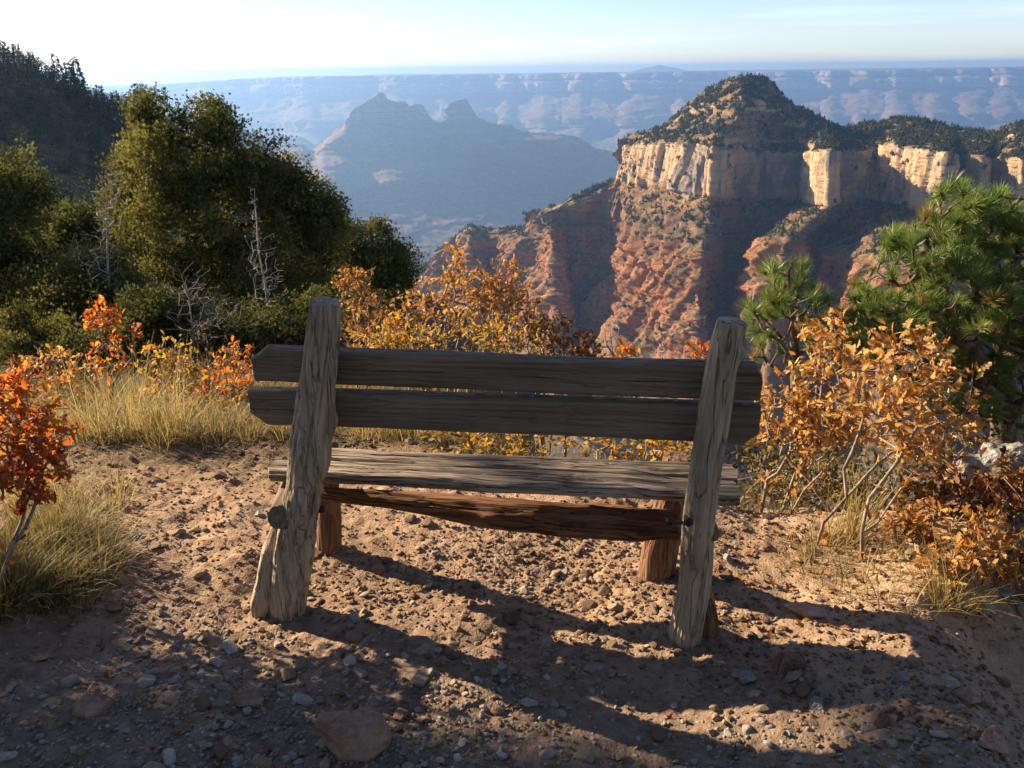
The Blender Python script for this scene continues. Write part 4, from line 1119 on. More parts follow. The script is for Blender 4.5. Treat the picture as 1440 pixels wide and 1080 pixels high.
def canyon_mat(name, stops, n_rows, veg=(0.065, 0.065, 0.03), scale=1.0, vegamt=1.0, streaks=1.0, stain=None):
    t = NT(name); v = t.pos(); st = t.attr('strat')
    wob = t.noise(v, 0.012 * scale, 4)
    f = t.math('DIVIDE', t.math('ADD', st, t.math('MULTIPLY', t.math('SUBTRACT', wob, 0.5), 0.5)), float(n_rows - 1))
    c = t.ramp(f, [(p / (n_rows - 1), col) for p, col in stops])
    # thin beds and vertical streaking of the rock
    beds = t.noise(t.mapv(v, (0.004 * scale, 0.004 * scale, 0.16 * scale)), 1.0, 4, 0.6)
    c = t.mix(0.6, c, t.ramp(beds, [(0.34, (0.42, 0.37, 0.35)), (0.46, (0.95, 0.95, 0.95)), (0.6, (1.0, 1.0, 1.0)), (0.68, (1.3, 1.25, 1.15))]), 'MULTIPLY')
    vert = t.noise(t.mapv(v, (0.07 * scale, 0.07 * scale, 0.008 * scale)), 1.0, 5, 0.65)
    c = t.mix(0.55 * streaks, c, t.ramp(vert, [(0.36, (0.55, 0.52, 0.52)), (0.52, (1, 1, 1)), (0.66, (1.2, 1.1, 1.0))]), 'MULTIPLY')
    if stain:
        sm = t.ramp(t.noise(t.mapv(v, (0.022 * scale, 0.022 * scale, 0.012 * scale)), 1.0, 5, 0.6, .4), [(0.53, (0, 0, 0)), (0.58, (1, 1, 1))])
        inb = t.ramp(f, [(stain[0] / (n_rows - 1), (0, 0, 0)), (stain[0] / (n_rows - 1) + .01, (0.8, 0.8, 0.8)), (stain[1] / (n_rows - 1) - .01, (0.8, 0.8, 0.8)), (stain[1] / (n_rows - 1), (0, 0, 0))])
        c = t.mix(t.math('MULTIPLY', sm, inb), c, (0.17, 0.155, 0.145))
    nz = t.n('ShaderNodeSeparateXYZ', {0: t.n('ShaderNodeNewGeometry').outputs['Normal']}).outputs[2]
    flat = t.ramp(nz, [(0.28, (0, 0, 0)), (0.50, (1, 1, 1))])
    spots = t.ramp(t.noise(v, 0.10 * scale, 5, 0.7), [(0.44, (0, 0, 0)), (0.56, (1, 1, 1))])
    soil = t.ramp(t.noise(v, 0.03 * scale, 5, .6), [(0.4, (0.20, 0.10, 0.055)), (0.6, (0.30, 0.20, 0.11))])
    c = t.mix(t.math('MULTIPLY', flat, 0.55), c, soil)
    c = t.mix(t.math('MULTIPLY', t.math('MULTIPLY', flat, spots), 0.85 * vegamt), c, veg)
    hgt = t.math('ADD', beds, vert)
    b = t.bump(t.math('ADD', hgt, t.noise(v, 0.25 * scale, 5, .7)), 0.8, 3.0 / scale)
    return t.done(t.principled(c, 0.95, b, 0.05))

# --- the big butte across the side canyon
cols = [  # S skyline, U upper slope, T rim of pale cliff, B its foot, M top of red cliffs, N their foot, Z valley
    [(470, 470, 2100), (470, 472, 2095), (470, 474, 2090), (470, 476, 2080), (470, 480, 2060), (470, 520, 1980), (470, 620, 1750)],
    [(600, 372, 1900), (600, 373, 1895), (600, 374, 1890), (600, 376, 1880), (600, 382, 1860), (600, 450, 1750), (600, 600, 1500)],
    [(640, 334, 1830), (640, 335, 1825), (640, 336, 1820), (641, 338, 1810), (642, 346, 1790), (640, 430, 1700), (640, 600, 1450)],
    [(662, 317, 1790), (662, 318, 1785), (662, 319, 1780), (663, 322, 1770), (660, 332, 1740), (655, 440, 1600), (660, 600, 1400)],
    [(684, 322, 1780), (684, 323, 1775), (684, 324, 1770), (685, 328, 1760), (690, 338, 1750), (690, 440, 1680), (700, 600, 1380)],
    [(710, 322, 1760), (710, 323, 1755), (710, 324, 1750), (712, 328, 1740), (715, 340, 1710), (722, 440, 1600), (730, 600, 1350)],
    [(738, 320, 1730), (738, 321, 1725), (738, 322, 1720), (739, 325, 1710), (742, 334, 1660), (752, 450, 1500), (760, 600, 1330)],
    [(750, 298, 1680), (751, 299, 1675), (752, 300, 1670), (754, 303, 1660), (775, 322, 1570), (785, 462, 1390), (800, 600, 1270)],
    [(778, 290, 1670), (779, 291, 1665), (780, 292, 1660), (782, 295, 1650), (795, 320, 1665), (796, 445, 1600), (806, 600, 1340)],
    [(812, 277, 1650), (813, 278, 1645), (814, 280, 1640), (818, 284, 1630), (828, 315, 1665), (810, 430, 1600), (812, 600, 1330)],
    [(845, 261, 1640), (846, 262, 1635), (847, 264, 1630), (848, 270, 1620), (850, 322, 1650), (820, 425, 1590), (818, 600, 1300)],
    [(868, 248, 1660), (868, 249, 1655), (868, 250, 1650), (862, 262, 1612), (874, 332, 1625), (834, 440, 1480), (840, 600, 1230)],
    [(884, 189, 1690), (884, 194, 1680), (883, 204, 1665), (873, 252, 1618), (892, 338, 1560), (862, 450, 1370), (860, 600, 1190)],
    [(915, 183, 1690), (908, 190, 1640), (908, 202, 1580), (905, 262, 1560), (906, 340, 1440), (900, 462, 1300), (890, 600, 1160)],
    [(950, 164, 1670), (940, 184, 1600), (940, 200, 1500), (940, 266, 1480), (935, 348, 1370), (928, 472, 1250), (922, 620, 1120)],
    [(985, 130, 1620), (985, 155, 1560), (975, 201, 1430), (970, 272, 1412), (960, 356, 1290), (955, 484, 1190), (950, 630, 1080)],
    [(1015, 116, 1590), (1020, 150, 1500), (1003, 206, 1385), (1003, 278, 1372), (988, 352, 1235), (979, 495, 1140), (976, 650, 1040)],
    [(1038, 108, 1570), (1046, 150, 1452), (1012, 208, 1392), (1012, 280, 1382), (996, 345, 1300), (986, 495, 1230), (985, 650, 1100)],
    [(1056, 107, 1565), (1062, 152, 1490), (1050, 212, 1470), (1045, 280, 1462), (1015, 342, 1400), (1002, 490, 1320), (1000, 650, 1150)],
    [(1078, 110, 1570), (1085, 160, 1540), (1085, 214, 1500), (1080, 280, 1495), (1040, 338, 1450), (1030, 480, 1380), (1030, 650, 1180)],
    [(1095, 128, 1560), (1110, 175, 1530), (1130, 214, 1495), (1128, 282, 1488), (1062, 335, 1400), (1048, 450, 1320), (1050, 650, 1150)],
    [(1112, 145, 1545), (1135, 180, 1500), (1140, 213, 1425), (1138, 288, 1412), (1078, 338, 1270), (1064, 430, 1190), (1066, 650, 1110)],
    [(1150, 162, 1540), (1160, 188, 1480), (1168, 210, 1370), (1166, 290, 1355), (1105, 342, 1215), (1085, 440, 1150), (1085, 650, 1090)],
    [(1175, 176, 1540), (1178, 192, 1520), (1178, 212, 1490), (1178, 282, 1482), (1135, 345, 1360), (1122, 450, 1280), (1120, 650, 1160)],
    [(1205, 176, 1545), (1208, 190, 1540), (1212, 208, 1520), (1208, 280, 1505), (1160, 350, 1340), (1150, 450, 1260), (1150, 650, 1150)],
    [(1240, 170, 1560), (1242, 183, 1555), (1244, 198, 1550), (1240, 284, 1500), (1180, 360, 1230), (1172, 450, 1170), (1170, 650, 1110)],
    [(1262, 164, 1560), (1262, 182, 1530), (1262, 205, 1425), (1262, 290, 1400), (1205, 368, 1160), (1195, 460, 1100), (1190, 650, 1060)],
    [(1300, 168, 1520), (1300, 188, 1470), (1300, 210, 1370), (1298, 298, 1345), (1250, 378, 1110), (1250, 470, 1050), (1250, 650, 1010)],
    [(1330, 176, 1500), (1330, 195, 1445), (1332, 214, 1320), (1330, 302, 1297), (1290, 385, 1060), (1290, 475, 1000), (1290, 650, 970)],
    [(1345, 180, 1500), (1345, 198, 1470), (1343, 216, 1440), (1341, 300, 1425), (1320, 385, 1150), (1320, 475, 1080), (1320, 650, 1000)],
    [(1365, 184, 1480), (1365, 200, 1430), (1368, 218, 1380), (1366, 302, 1360), (1350, 390, 1200), (1350, 480, 1120), (1350, 650, 950)],
    [(1385, 184, 1470), (1382, 200, 1420), (1382, 220, 1350), (1382, 304, 1330), (1380, 395, 1160), (1380, 485, 1090), (1380, 650, 930)],
    [(1402, 182, 1450), (1400, 200, 1430), (1392, 222, 1410), (1392, 302, 1395), (1400, 395, 1230), (1400, 485, 1140), (1400, 650, 930)],
    [(1440, 170, 1420), (1440, 195, 1370), (1436, 222, 1310), (1436, 306, 1290), (1440, 400, 1120), (1440, 490, 1050), (1440, 650, 900)],
    [(1480, 158, 1400), (1480, 190, 1360), (1470, 222, 1340), (1470, 306, 1320), (1480, 400, 1150), (1480, 490, 1050), (1480, 650, 880)],
    [(1600, 140, 1300), (1600, 180, 1240), (1600, 220, 1160), (1600, 310, 1140), (1600, 410, 980), (1600, 500, 920), (1600, 660, 800)],
    [(1850, 110, 1150), (1850, 170, 1080), (1850, 220, 1000), (1850, 320, 980), (1850, 430, 850), (1850, 520, 800), (1850, 680, 700)],
]
bc = []
for col in cols:
    px_ = col[2][0]
    sh = float(np.interp(px_, [1126, 1142, 1168, 1440, 1600], [0, 90, 105, 115, 60])) if px_ > 1126 else 0.0
    col = [(x, y, Y - sh * f_) for (x, y, Y), f_ in zip(col, (0, .5, 1, 1, .35, .35, .2))]
    pts = [pix(*q) for q in col]
    b = pts[0] + np.array([60, 420, -260.0])
    b1 = pts[0] + np.array([20, 90, -35.0])
    bc.append([b, b1] + pts)
def butte_disp(P, S):
    h = P * np.array([1, 1, 0.22])
    big = ridged(h / 95.0, 4)
    med = fbm(P * np.array([1, 1, .5]) / 30.0 + 9, 5)
    flute = ridged(P * np.array([1, 1, 0.12]) / 34.0 + 3, 4)
    cliff = sstep(3.9, 4.05, S) * (1 - sstep(4.95, 5.1, S))
    red = sstep(5.8, 6.1, S) * (1 - sstep(6.9, 7.3, S))
    slope = 1 - np.clip(cliff + red, 0, 1)
    top = 1 - sstep(1.6, 2.3, S)
    zz = P[..., 2] + 6 * fbm(P / 110.0, 3)
    def ledge(H, A):
        f = zz / H - np.floor(zz / H)
        return A * (np.minimum(f / 0.75, 1.0) - (f > .75) * (f - .75) / .25 - .5)
    frac = ridged(P * np.array([1, 1, .09]) / 14.0 + 6, 3)
    blocks = np.round(2.2 * fbm(P * np.array([1, 1, .25]) / 26.0 + 17, 2)) / 2.2
    d = cliff * (7.0 * (flute - .6) + 4.5 * blocks + 10 * fbm(P * np.array([1, 1, .2]) / 75.0 + 13, 2) + 2.2 * (frac - .5) + 1.0 * med)
    gul = ridged(P * np.array([1, 1, .04]) / 120.0 + 21, 2)
    rib = ridged(P * np.array([1, 1, .05]) / 42.0 + 3, 2)
    brk = sstep(-.35, .35, noise(P * np.array([1, 1, .3]) / 48.0 + 23))
    d = d + red * (30 * (gul - .6) + 12 * (rib - .5) + 3.5 * blocks + 2.5 * med - ledge(37, 13) * (.35 + .65 * brk) - ledge(12.5, 3.0) * (1 - brk * .6))
    d = d + slope * ((24 * (gul - .6) + 9 * (rib - .5)) * sstep(4.9, 5.5, S) + 3.0 * med - ledge(23, 3.5) * sstep(2.2, 3, S))
    rg_ = ridged(P * np.array([1, 1, .6]) / 10.0 + 51, 4)
    d = d + (red + .5 * slope * sstep(4.9, 5.2, S)) * 3.2 * (rg_ - .6)
    d = d + (1 - sstep(3.4, 4, S)) * sstep(2.0, 2.6, S) * (7 * (flute - .5) * sstep(-.1, .3, noise(P / 70.0 + 4)))
    d = d + 9 * (sstep(2.72, 2.8, S) - sstep(2.98, 3.3, S)) * sstep(-.25, .2, noise(P / 60.0 + 31)) * (.5 + flute)
    return d * (1 - 0.45 * top) + top * 5 * fbm(P / 38.0 + 2, 3)
M['butte'] = canyon_mat('canyon rock beds', [(0, (0.20, 0.13, 0.075)), (2.0, (0.23, 0.15, 0.085)), (2.68, (0.23, 0.15, 0.085)), (2.78, (0.46, 0.32, 0.19)), (2.98, (0.44, 0.31, 0.18)), (3.1, (0.24, 0.155, 0.09)), (3.7, (0.31, 0.205, 0.12)), (3.95, (0.47, 0.335, 0.20)), (4.9, (0.50, 0.325, 0.18)), (5.08, (0.26, 0.125, 0.07)), (5.6, (0.185, 0.105, 0.062)), (5.93, (0.20, 0.105, 0.06)), (5.98, (0.33, 0.132, 0.065)), (6.9, (0.345, 0.122, 0.06)), (7.3, (0.22, 0.13, 0.075)), (8, (0.16, 0.11, 0.06))], 9, stain=(3.95, 5.02))
BW, BS, BN = surf(bc, 1150, 560, [30, 20, 75, 90, 125, 115, 170, 60], butte_disp, 'canyon_butte', M['butte'])

# trees dotted over the butte: too many and too small to count
def far_trees(W, S, N, n, smin, smax, hmin, hmax, name, label, mat, seed, dens):
    rr = np.random.default_rng(seed)
    nu, nv = S.shape
    gu = np.gradient(W, axis=0); gv = np.gradient(W, axis=1)
    Nn = np.cross(gu, gv); ar = np.linalg.norm(Nn, axis=-1); nz = np.abs(Nn[..., 2]) / (ar + 1e-9)
    w = ar * (S > smin) * (S < smax) * dens(W, S, nz)
    w = (w / w.sum()).ravel()
    idx = rr.choice(nu * nv, size=n, p=w)
    base = W.reshape(-1, 3)[idx]
    # small template: cone-like tuft of ragged faces
    tm = []
    for q in range(4):
        V, Fq = [], []
        for k in range(16):
            a = rr.uniform(0, 6.283); z = rr.uniform(.08, .95); rad_ = .30 * (1.05 - z) ** .8 * rr.uniform(.7, 1.3)
            c = np.array([math.cos(a) * rad_ * .5, math.sin(a) * rad_ * .5, z])
            o_ = np.array([math.cos(a), math.sin(a), 0]) * rad_; sd = np.array([-math.sin(a), math.cos(a), 0]) * rad_ * .8
            b = len(V); V += [c + o_ * .9 - (0, 0, .08), c + sd + (0, 0, .06), c - o_ * .3 + (0, 0, .14), c - sd + (0, 0, .06)]; Fq.append((b, b + 1, b + 2, b + 3))
        tm.append((np.array(V), np.array(Fq)))
    mb = MB()
    kk = rr.integers(0, 4, n); h = rr.uniform(hmin, hmax, n) * rr.uniform(.6, 1.0, n)
    for q in range(4):
        s = kk == q; m = s.sum()
        a = rr.uniform(0, 6.283, m); ca, sa = np.cos(a), np.sin(a); z0 = np.zeros(m); o1 = np.ones(m)
        fat = rr.uniform(.9, 1.9, m)
        Bm = np.stack([np.stack([ca * fat, sa * fat, z0], -1), np.stack([-sa * fat, ca * fat, z0], -1), np.stack([z0, z0, o1], -1)], -2)
        scatter(mb, tm[q][0], tm[q][1], base[s] - (0, 0, .3), Bm, h[s], np.clip(rr.beta(2, 2, m), 0, 1))
    o = mb.build(name, mat); tag(o, label, 'woodland', kind='stuff')
    return o
def dens_b(W, S, nz):
    q = noise(W / 55.0 + 7) * .5 + noise(W / 18.0)
    shade = np.where(S < 4.0, 3.4, np.where(S < 5.9, 1.2, .22))
    return sstep(.25, .6, nz) * shade * sstep(-.35, .45, q + .15) + 0.02
far_trees(BW, BS, BN, 24000, 1.6, 7.8, 2.5, 9.5, 'woodland', 'dark pinyon and juniper woodland dotting the butte across the side canyon', M['hill_needles'], 500, dens_b)

# --- the temples beyond
sky_t = [(330, 216), (378, 213), (400, 203), (425, 203), (432, 212), (441, 211), (456, 196), (470, 187), (486, 170), (494, 154), (508, 147), (518, 141), (528, 136), (533, 130), (538, 129), (543, 138), (556, 143), (570, 143), (576, 149), (584, 146), (592, 147), (600, 156), (606, 167), (614, 171), (622, 172), (628, 158), (631, 146), (639, 143), (644, 141), (656, 139), (661, 147), (667, 158), (672, 165), (688, 172), (700, 174), (719, 174), (725, 183), (760, 187), (790, 188), (808, 191), (822, 198), (832, 207), (860, 213), (900, 222), (960, 240), (1050, 262)]
tc = []
rt_ = np.random.default_rng(8)
def spurx(x, ph, wl): return abs(((x / wl + ph) % 1) - 0.5) * 2      # 0..1 saw
for (x, y) in sky_t:
    hi_ = 168 - 0.012 * (x - 550)
    cap = max(y + 2, hi_) if 485 < x < 675 else y + 3
    sp = math.sin(x / 23.0) * 40 + math.sin(x / 9.0 + 1) * 15
    sp2 = (spurx(x, .1, 95) - .5) * 170
    sp3 = 0.0
    tl = 3.6 * (x - 560)
    top = [pix(x, y, 8600 + tl), pix(x, cap, 8560 + tl - sp), pix(x, max(cap + 6, 190 + 0.02 * (x - 550)), 8350 + tl - sp - sp2 * .3),
           pix(x, max(cap + 14, 212), 8250 + tl - sp2 * .5), pix(x, max(cap + 22, 252), 7600 + tl - sp2 - sp3 * .4), pix(x, max(cap + 40, 276), 7450 + tl - sp2 - sp3 * .6), pix(x, 350, 6300 + tl - sp3), pix(x, 450, 5000 + tl)]
    top = [p + np.array([0, 0, 0]) for p in top]
    tc.append([top[0] + np.array([0, 900, -420.0]), top[0] + np.array([0, 120, -20.0])] + top)
def temple_disp(P, S):
    q = P / 420.0
    cl = sstep(2, 2.3, S) * (1 - sstep(2.9, 3.2, S)) + sstep(4, 4.2, S) * (1 - sstep(4.9, 5.2, S)) + sstep(6, 6.2, S) * (1 - sstep(6.9, 7.2, S))
    a = ridged(q * np.array([1, 1, .15]), 5); b = fbm(P / 130.0 * np.array([1, 1, .6]), 4)
    fl = ridged(P * np.array([1, 1, .1]) / 150.0 + 4, 4)
    zz = P[..., 2] + 20 * fbm(P / 300.0, 2); f = zz / 85 - np.floor(zz / 85)
    d = (42 * (a - .6)) * sstep(3, 5, S) + 15 * b * sstep(1.8, 3, S) + cl * 24 * (fl - .5) - 26 * (np.minimum(f / .7, 1) - .5) * sstep(3.2, 4, S)
    d = d + 30 * fbm(P / 110.0 + 3, 3) * sstep(1.2, 2.0, S) * (1 - sstep(3, 3.4, S)) + 10 * np.round(2 * noise(P * np.array([1, 1, .2]) / 90.0)) * sstep(1.6, 2.0, S) * (1 - sstep(3, 3.2, S))
    return d
M['temple'] = canyon_mat('far temple rock', [(0, (0.30, 0.21, 0.15)), (2, (0.36, 0.25, 0.17)), (3, (0.42, 0.30, 0.21)), (3.3, (0.25, 0.14, 0.09)), (4, (0.34, 0.18, 0.11)), (5, (0.33, 0.165, 0.10)), (6, (0.26, 0.19, 0.12)), (7, (0.36, 0.22, 0.15)), (8, (0.22, 0.2, 0.14)), (9, (0.2, 0.19, 0.14))], 10, veg=(0.12, 0.11, 0.06), scale=0.22, vegamt=.5)
surf(tc, 760, 330, [20, 20, 70, 60, 50, 60, 40, 90, 40], temple_disp, 'temple_buttes', M['temple'])

# lower blue ridges in between, at the left
def ridge(pts, Y, drop, name, mat, seed, depth):
    tcx = []
    for k, (x, y) in enumerate(pts):
        s = pix(x, y, Y); sp = (spurx(x, .2, 60) - .5) * depth * .35
        tcx.append([s + np.array([0, depth * .7, -depth * .3]), s, pix(x, y + drop * .12, Y - depth * .06 - sp * .3), pix(x, y + drop * .45, Y - depth * .4 - sp), pix(x, y + drop, Y - depth)])
    def dd(P, S):
        return depth * .05 * (ridged(P * np.array([1, 1, .2]) / (depth * .22) + seed, 5) - .5) * sstep(1, 2, S) + depth * .008 * fbm(P / (depth * .03) + seed, 3) * sstep(.8, 1.4, S)
    return surf(tcx, 300, 120, [20, 20, 45, 50], dd, name, mat)
ridge([(100, 120), (200, 140), (285, 159), (320, 170), (350, 184), (375, 200), (395, 230), (410, 280), (425, 360)], 3600, 190, 'side_ridge', M['temple'], 5, 1200)
ridge([(150, 176), (260, 180), (330, 186), (390, 188), (425, 192), (445, 205), (480, 225), (560, 260)], 11500, 70, 'inner_canyon_ridge', M['temple'], 15, 2500)

# --- far rim wall, plateau behind it, mountain on the horizon
rc = []
rw = np.random.default_rng(12)
for x in np.arange(-900, 2350, 13.0):
    q = np.array([x / 120.0, 0.3, 0.7]); q2 = np.array([x / 46.0, 4.3, 0.7])
    off = 500 * noise(q) + 260 * (abs(noise(q2)) * 2 - .5)
    sp = 330 * noise(np.array([x / 70.0, 9.1, 2])) + 230 * noise(np.array([x / 25.0, 3.1, 2]))
    Yr = 16200 + off
    yt = 104.0 - (x - 720) * math.tan(ROLL) + rw.normal(0, .15) + 11 * (1 - float(sstep(140, 420, x)))
    lev = lambda dy: yt + dy
    rc.append([pix(x, yt - .2, Yr + 900), pix(x, lev(0), Yr), pix(x, lev(9), Yr - 60), pix(x, lev(12), Yr - 180 - sp * .1), pix(x, lev(27), Yr - 240 - sp * .15), pix(x, lev(44), Yr - 800 - sp * .6), pix(x, lev(62), Yr - 1500 - sp), pix(x, lev(78), Yr - 1620 - sp * 1.1), pix(x, lev(120), Yr - 3200 - sp * 1.2), pix(x, lev(165), Yr - 5200)])
def rim_disp(P, S):
    a = ridged(P * np.array([1, 1, .12]) / 900.0 + 2, 5); fl = ridged(P * np.array([1, 1, .1]) / 300.0 + 4, 4)
    on = sstep(1.0, 1.3, S)
    cl = sstep(1.0, 1.2, S) * (1 - sstep(1.9, 2.1, S)) + sstep(3.0, 3.15, S) * (1 - sstep(3.9, 4.1, S)) + sstep(6, 6.2, S) * (1 - sstep(6.9, 7.2, S))
    return on * (150 * (a - .6) * sstep(1.2, 4.5, S) + 70 * (fl - .5) * cl + 50 * fbm(P / 260.0, 4))
M['rim'] = canyon_mat('far rim rock', [(0, (0.10, 0.10, 0.06)), (1, (0.14, 0.13, 0.08)), (1.15, (0.46, 0.37, 0.28)), (2, (0.42, 0.33, 0.24)), (2.6, (0.28, 0.2, 0.13)), (3.05, (0.52, 0.42, 0.31)), (4, (0.50, 0.38, 0.27)), (4.3, (0.30, 0.21, 0.15)), (6, (0.32, 0.205, 0.145)), (7, (0.30, 0.2, 0.14)), (7.6, (0.25, 0.22, 0.15)), (9, (0.24, 0.2, 0.15))], 10, veg=(0.13, 0.12, 0.07), scale=0.10, vegamt=.6)
surf(rc, 1500, 240, [10, 30, 15, 50, 40, 50, 40, 50, 30], rim_disp, 'canyon_rim', M['rim'])
t = NT('plateau forest'); v = t.pos()
M['plateau'] = t.done(t.principled(t.ramp(t.noise(v, 0.0009, 6, .6), [(0.38, (0.05, 0.055, 0.035)), (0.6, (0.14, 0.13, 0.08))]), 1.0))
pe = [-40000, -30000, -20000, -16000, -12000, -9000, -6000, -3000, 0, 3000, 6000, 10000, 16000, 20000, 30000, 40000]
py_ = [17000, 18000, 19000, 20000, 21500, 23000, 24500]
zp = pix(720, 104.2, 17000)[2]
V = []
for xx in pe:
    for yy in py_:
        V.append((xx, yy, zp + 6 * math.sin(xx / 3100 + yy / 2300) - (190 * max(0, min(1, (-3500 - xx) / 4000)) if yy < 60000 else 0)))
mb = MB(); mb.add(V, grid_faces(len(pe), len(py_))); tag(mb.build('plateau', M['plateau']), kind='structure')
def mountain(px, wpx, hpx, Y, seed, name):
    c = pix(px, 101.5 - (px - 720) * math.tan(ROLL), Y); dpt = np.dot(c - CAM, FW)
    wx, hz = wpx / F * dpt, hpx / F * dpt
    a = np.linspace(-1, 1, 60); gxx, gyy = np.meshgrid(a, a, indexing='ij'); rr = np.hypot(gxx, gyy)
    zz = hz * np.maximum(1 - rr ** .9, 0) * (1 + .25 * fbm(np.stack([gxx * 2.5, gyy * 2.5, 0 * gxx + seed], -1), 4)) - 15
    zz = np.minimum(zz, hz * .92 + 20 * noise(np.stack([gxx * 6, gyy * 6, 0 * gxx], -1)))
    mb = MB(); mb.add(np.stack([c[0] + gxx * wx, c[1] + gyy * wx, c[2] + zz], -1).reshape(-1, 3), grid_faces(60, 60))
    tag(mb.build(name, M['plateau']), kind='structure')
mountain(928, 40, 8, 23900, 3, 'far_mountain')

# --- canyon bottom, one sheet out to the rim
ax = np.linspace(-40000, 40000, 160); ay = np.linspace(60, 17500, 160)
gxx, gyy = np.meshgrid(ax, ay, indexing='ij')
q = np.stack([gxx / 1600, gyy / 1600, 0 * gxx], -1)
zz = -1640 + 150 * ridged(q, 4) - 60
mb = MB(); mb.add(np.stack([gxx, gyy, zz], -1).reshape(-1, 3), grid_faces(160, 160), 8.5)
tag(mb.build('canyon_floor', M['temple'], attr='strat'), kind='structure')

# --- dark wooded hill at the left
sk = [(-700, 30), (-500, 30), (-300, 30), (-120, 45), (0, 88), (60, 108), (110, 140), (145, 160), (200, 178), (235, 200), (280, 225), (340, 262), (420, 320), (500, 372), (580, 410), (700, 470)]
hc_ = []
for (x, y) in sk:
    Y = 270 + max(0, (x - 200)) * .15
    s = pix(x, y, Y)
    hc_.append([s + np.array([-60, 90, -45.0]), s + np.array([-8, 14, -3.0]), s, pix(x + 10, y + 60 + max(0, 120 - x * .2), Y - 70), pix(x + 20, max(y + 120, 380), Y - 150), pix(x + 20, max(y + 160, 540), 85)])
def hill_disp(P, S):
    return (5 * fbm(P / 28.0, 4) + 4 * (ridged(P / 45.0, 3) - .5)) * sstep(1.5, 2.6, S)
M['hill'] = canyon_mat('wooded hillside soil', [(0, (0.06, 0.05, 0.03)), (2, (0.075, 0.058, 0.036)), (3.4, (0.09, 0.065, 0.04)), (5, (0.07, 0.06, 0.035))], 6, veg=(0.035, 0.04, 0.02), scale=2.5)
HW, HS, HN = surf(hc_, 320, 160, [20, 15, 60, 60, 50], hill_disp, 'hill', M['hill'])

# conifers of the hill: the ones standing against the sky one by one, the rest as one wood
def conifer_parts(rr, h, dens=1.0, bushy=.24):
    """trunk polyline tube + foliage cards for a tree of height h with its foot at the origin"""
    tb = MB(); tube(tb, [(0, 0, 0), (h * .01, 0, h * .5), (0, 0, h * .97)], [h * .022, h * .014, h * .004], 6)
    n = int(1500 * dens); z = 1 - rr.uniform(0.0, .97, n) ** .62
    lay = np.floor(z * 9) / 9 + .05; z = z * .75 + lay * .25
    a = rr.uniform(0, 6.283, n); lob = 1 + .45 * np.sin(a * 2 + np.floor(z * 7) * 2.1)
    q = bushy * h * (1.02 - z) ** .65 * np.sqrt(rr.uniform(.08, 1, n)) * lob
    P = np.stack([q * np.cos(a), q * np.sin(a), z * h], -1)
    D = np.stack([np.cos(a), np.sin(a), rr.normal(.15, .35, n)], -1)
    lm = MB(); scatter(lm, SPRAY[0], SPRAY[1], P, basis(D, rr), h * .068 * rr.uniform(.6, 1.3, n), np.clip(rr.beta(2, 2, n), 0, 1))
    return tb, lm
rr = np.random.default_rng(600)
sil = [(8, 62, 104, .34, 'broad crowned conifer at the top left corner of the wooded hill'), (30, 66, 108, .26, 'full conifer beside the broad crowned one on the hilltop'), (50, 76, 112, .24, 'medium conifer third from the left edge on the hilltop'),
       (88, 82, 140, .16, 'thin ragged conifer with gaps standing alone on the hill crest'), (104, 93, 142, .22, 'short conifer between the thin ragged one and its leaning neighbour'), (116, 86, 148, .13, 'sparse narrow conifer right of the short hilltop conifer'),
       (72, 96, 128, .26, 'rounded conifer left of the thin ragged one on the crest'), (146, 124, 170, .30, 'low bushy conifer where the crest starts to fall'), (188, 134, 182, .18, 'small conifer half hidden left of the lone rounded one'),
       (204, 123, 185, .30, 'lone rounded conifer on the crest just left of the biggest juniper'), (168, 132, 176, .28, 'squat conifer between the low bushy and small conifers on the crest')]
for (x, yt, yb, bu, lab) in sil:
    Y = 262.0; b = pix(x, yb, Y); h = (yb - yt) / F * np.dot(b - CAM, FW) * 1.05
    root = thing('conifer_tree', lab, 'tree', b, 'conifers on the hill crest against the sky')
    tb, lm = conifer_parts(rr, h, .9 if bu > .2 else .5, bu)
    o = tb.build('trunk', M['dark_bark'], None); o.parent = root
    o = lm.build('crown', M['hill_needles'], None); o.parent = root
temps = [conifer_parts(rr, 1.0, .22, rr.uniform(.24, .4)) for _ in range(5)]
nu, nv = HS.shape
w = ((HS > 1.4) & (HS < 4.3)).astype(float) * (0.35 + sstep(-.3, .4, noise(HW / 22.0))) * np.linalg.norm(np.cross(np.gradient(HW, axis=0), np.gradient(HW, axis=1)), axis=-1)
u_x = HW[..., 0] / HW[..., 1]
w = w * (u_x > -.72) * (u_x < -.12)
idx = rr.choice(nu * nv, 2300, p=(w / w.sum()).ravel())
mb = MB()
for i in idx:
    p = HW.reshape(-1, 3)[i]; tb, lm = temps[rr.integers(0, 5)]
    h = rr.uniform(3.5, 8.5); a = rr.uniform(0, 6.28); ca, sa = math.cos(a), math.sin(a)
    Rm = np.array([[ca, sa, 0], [-sa, ca, 0], [0, 0, 1]]) * h
    for Vv, A_ in zip(lm.V, lm.A): mb.add(Vv @ Rm + p, lm.F[4][0], np.clip(A_ * .8 + rr.uniform(-.1, .25), 0, 1))
    mb.add(tb.V[0] @ Rm + p, tb.F[4][0], 0.1)
o = mb.build('hill_woods', M['hill_needles']); tag(o, 'dark conifer wood covering the shaded hillside at the left', 'woodland', kind='stuff')

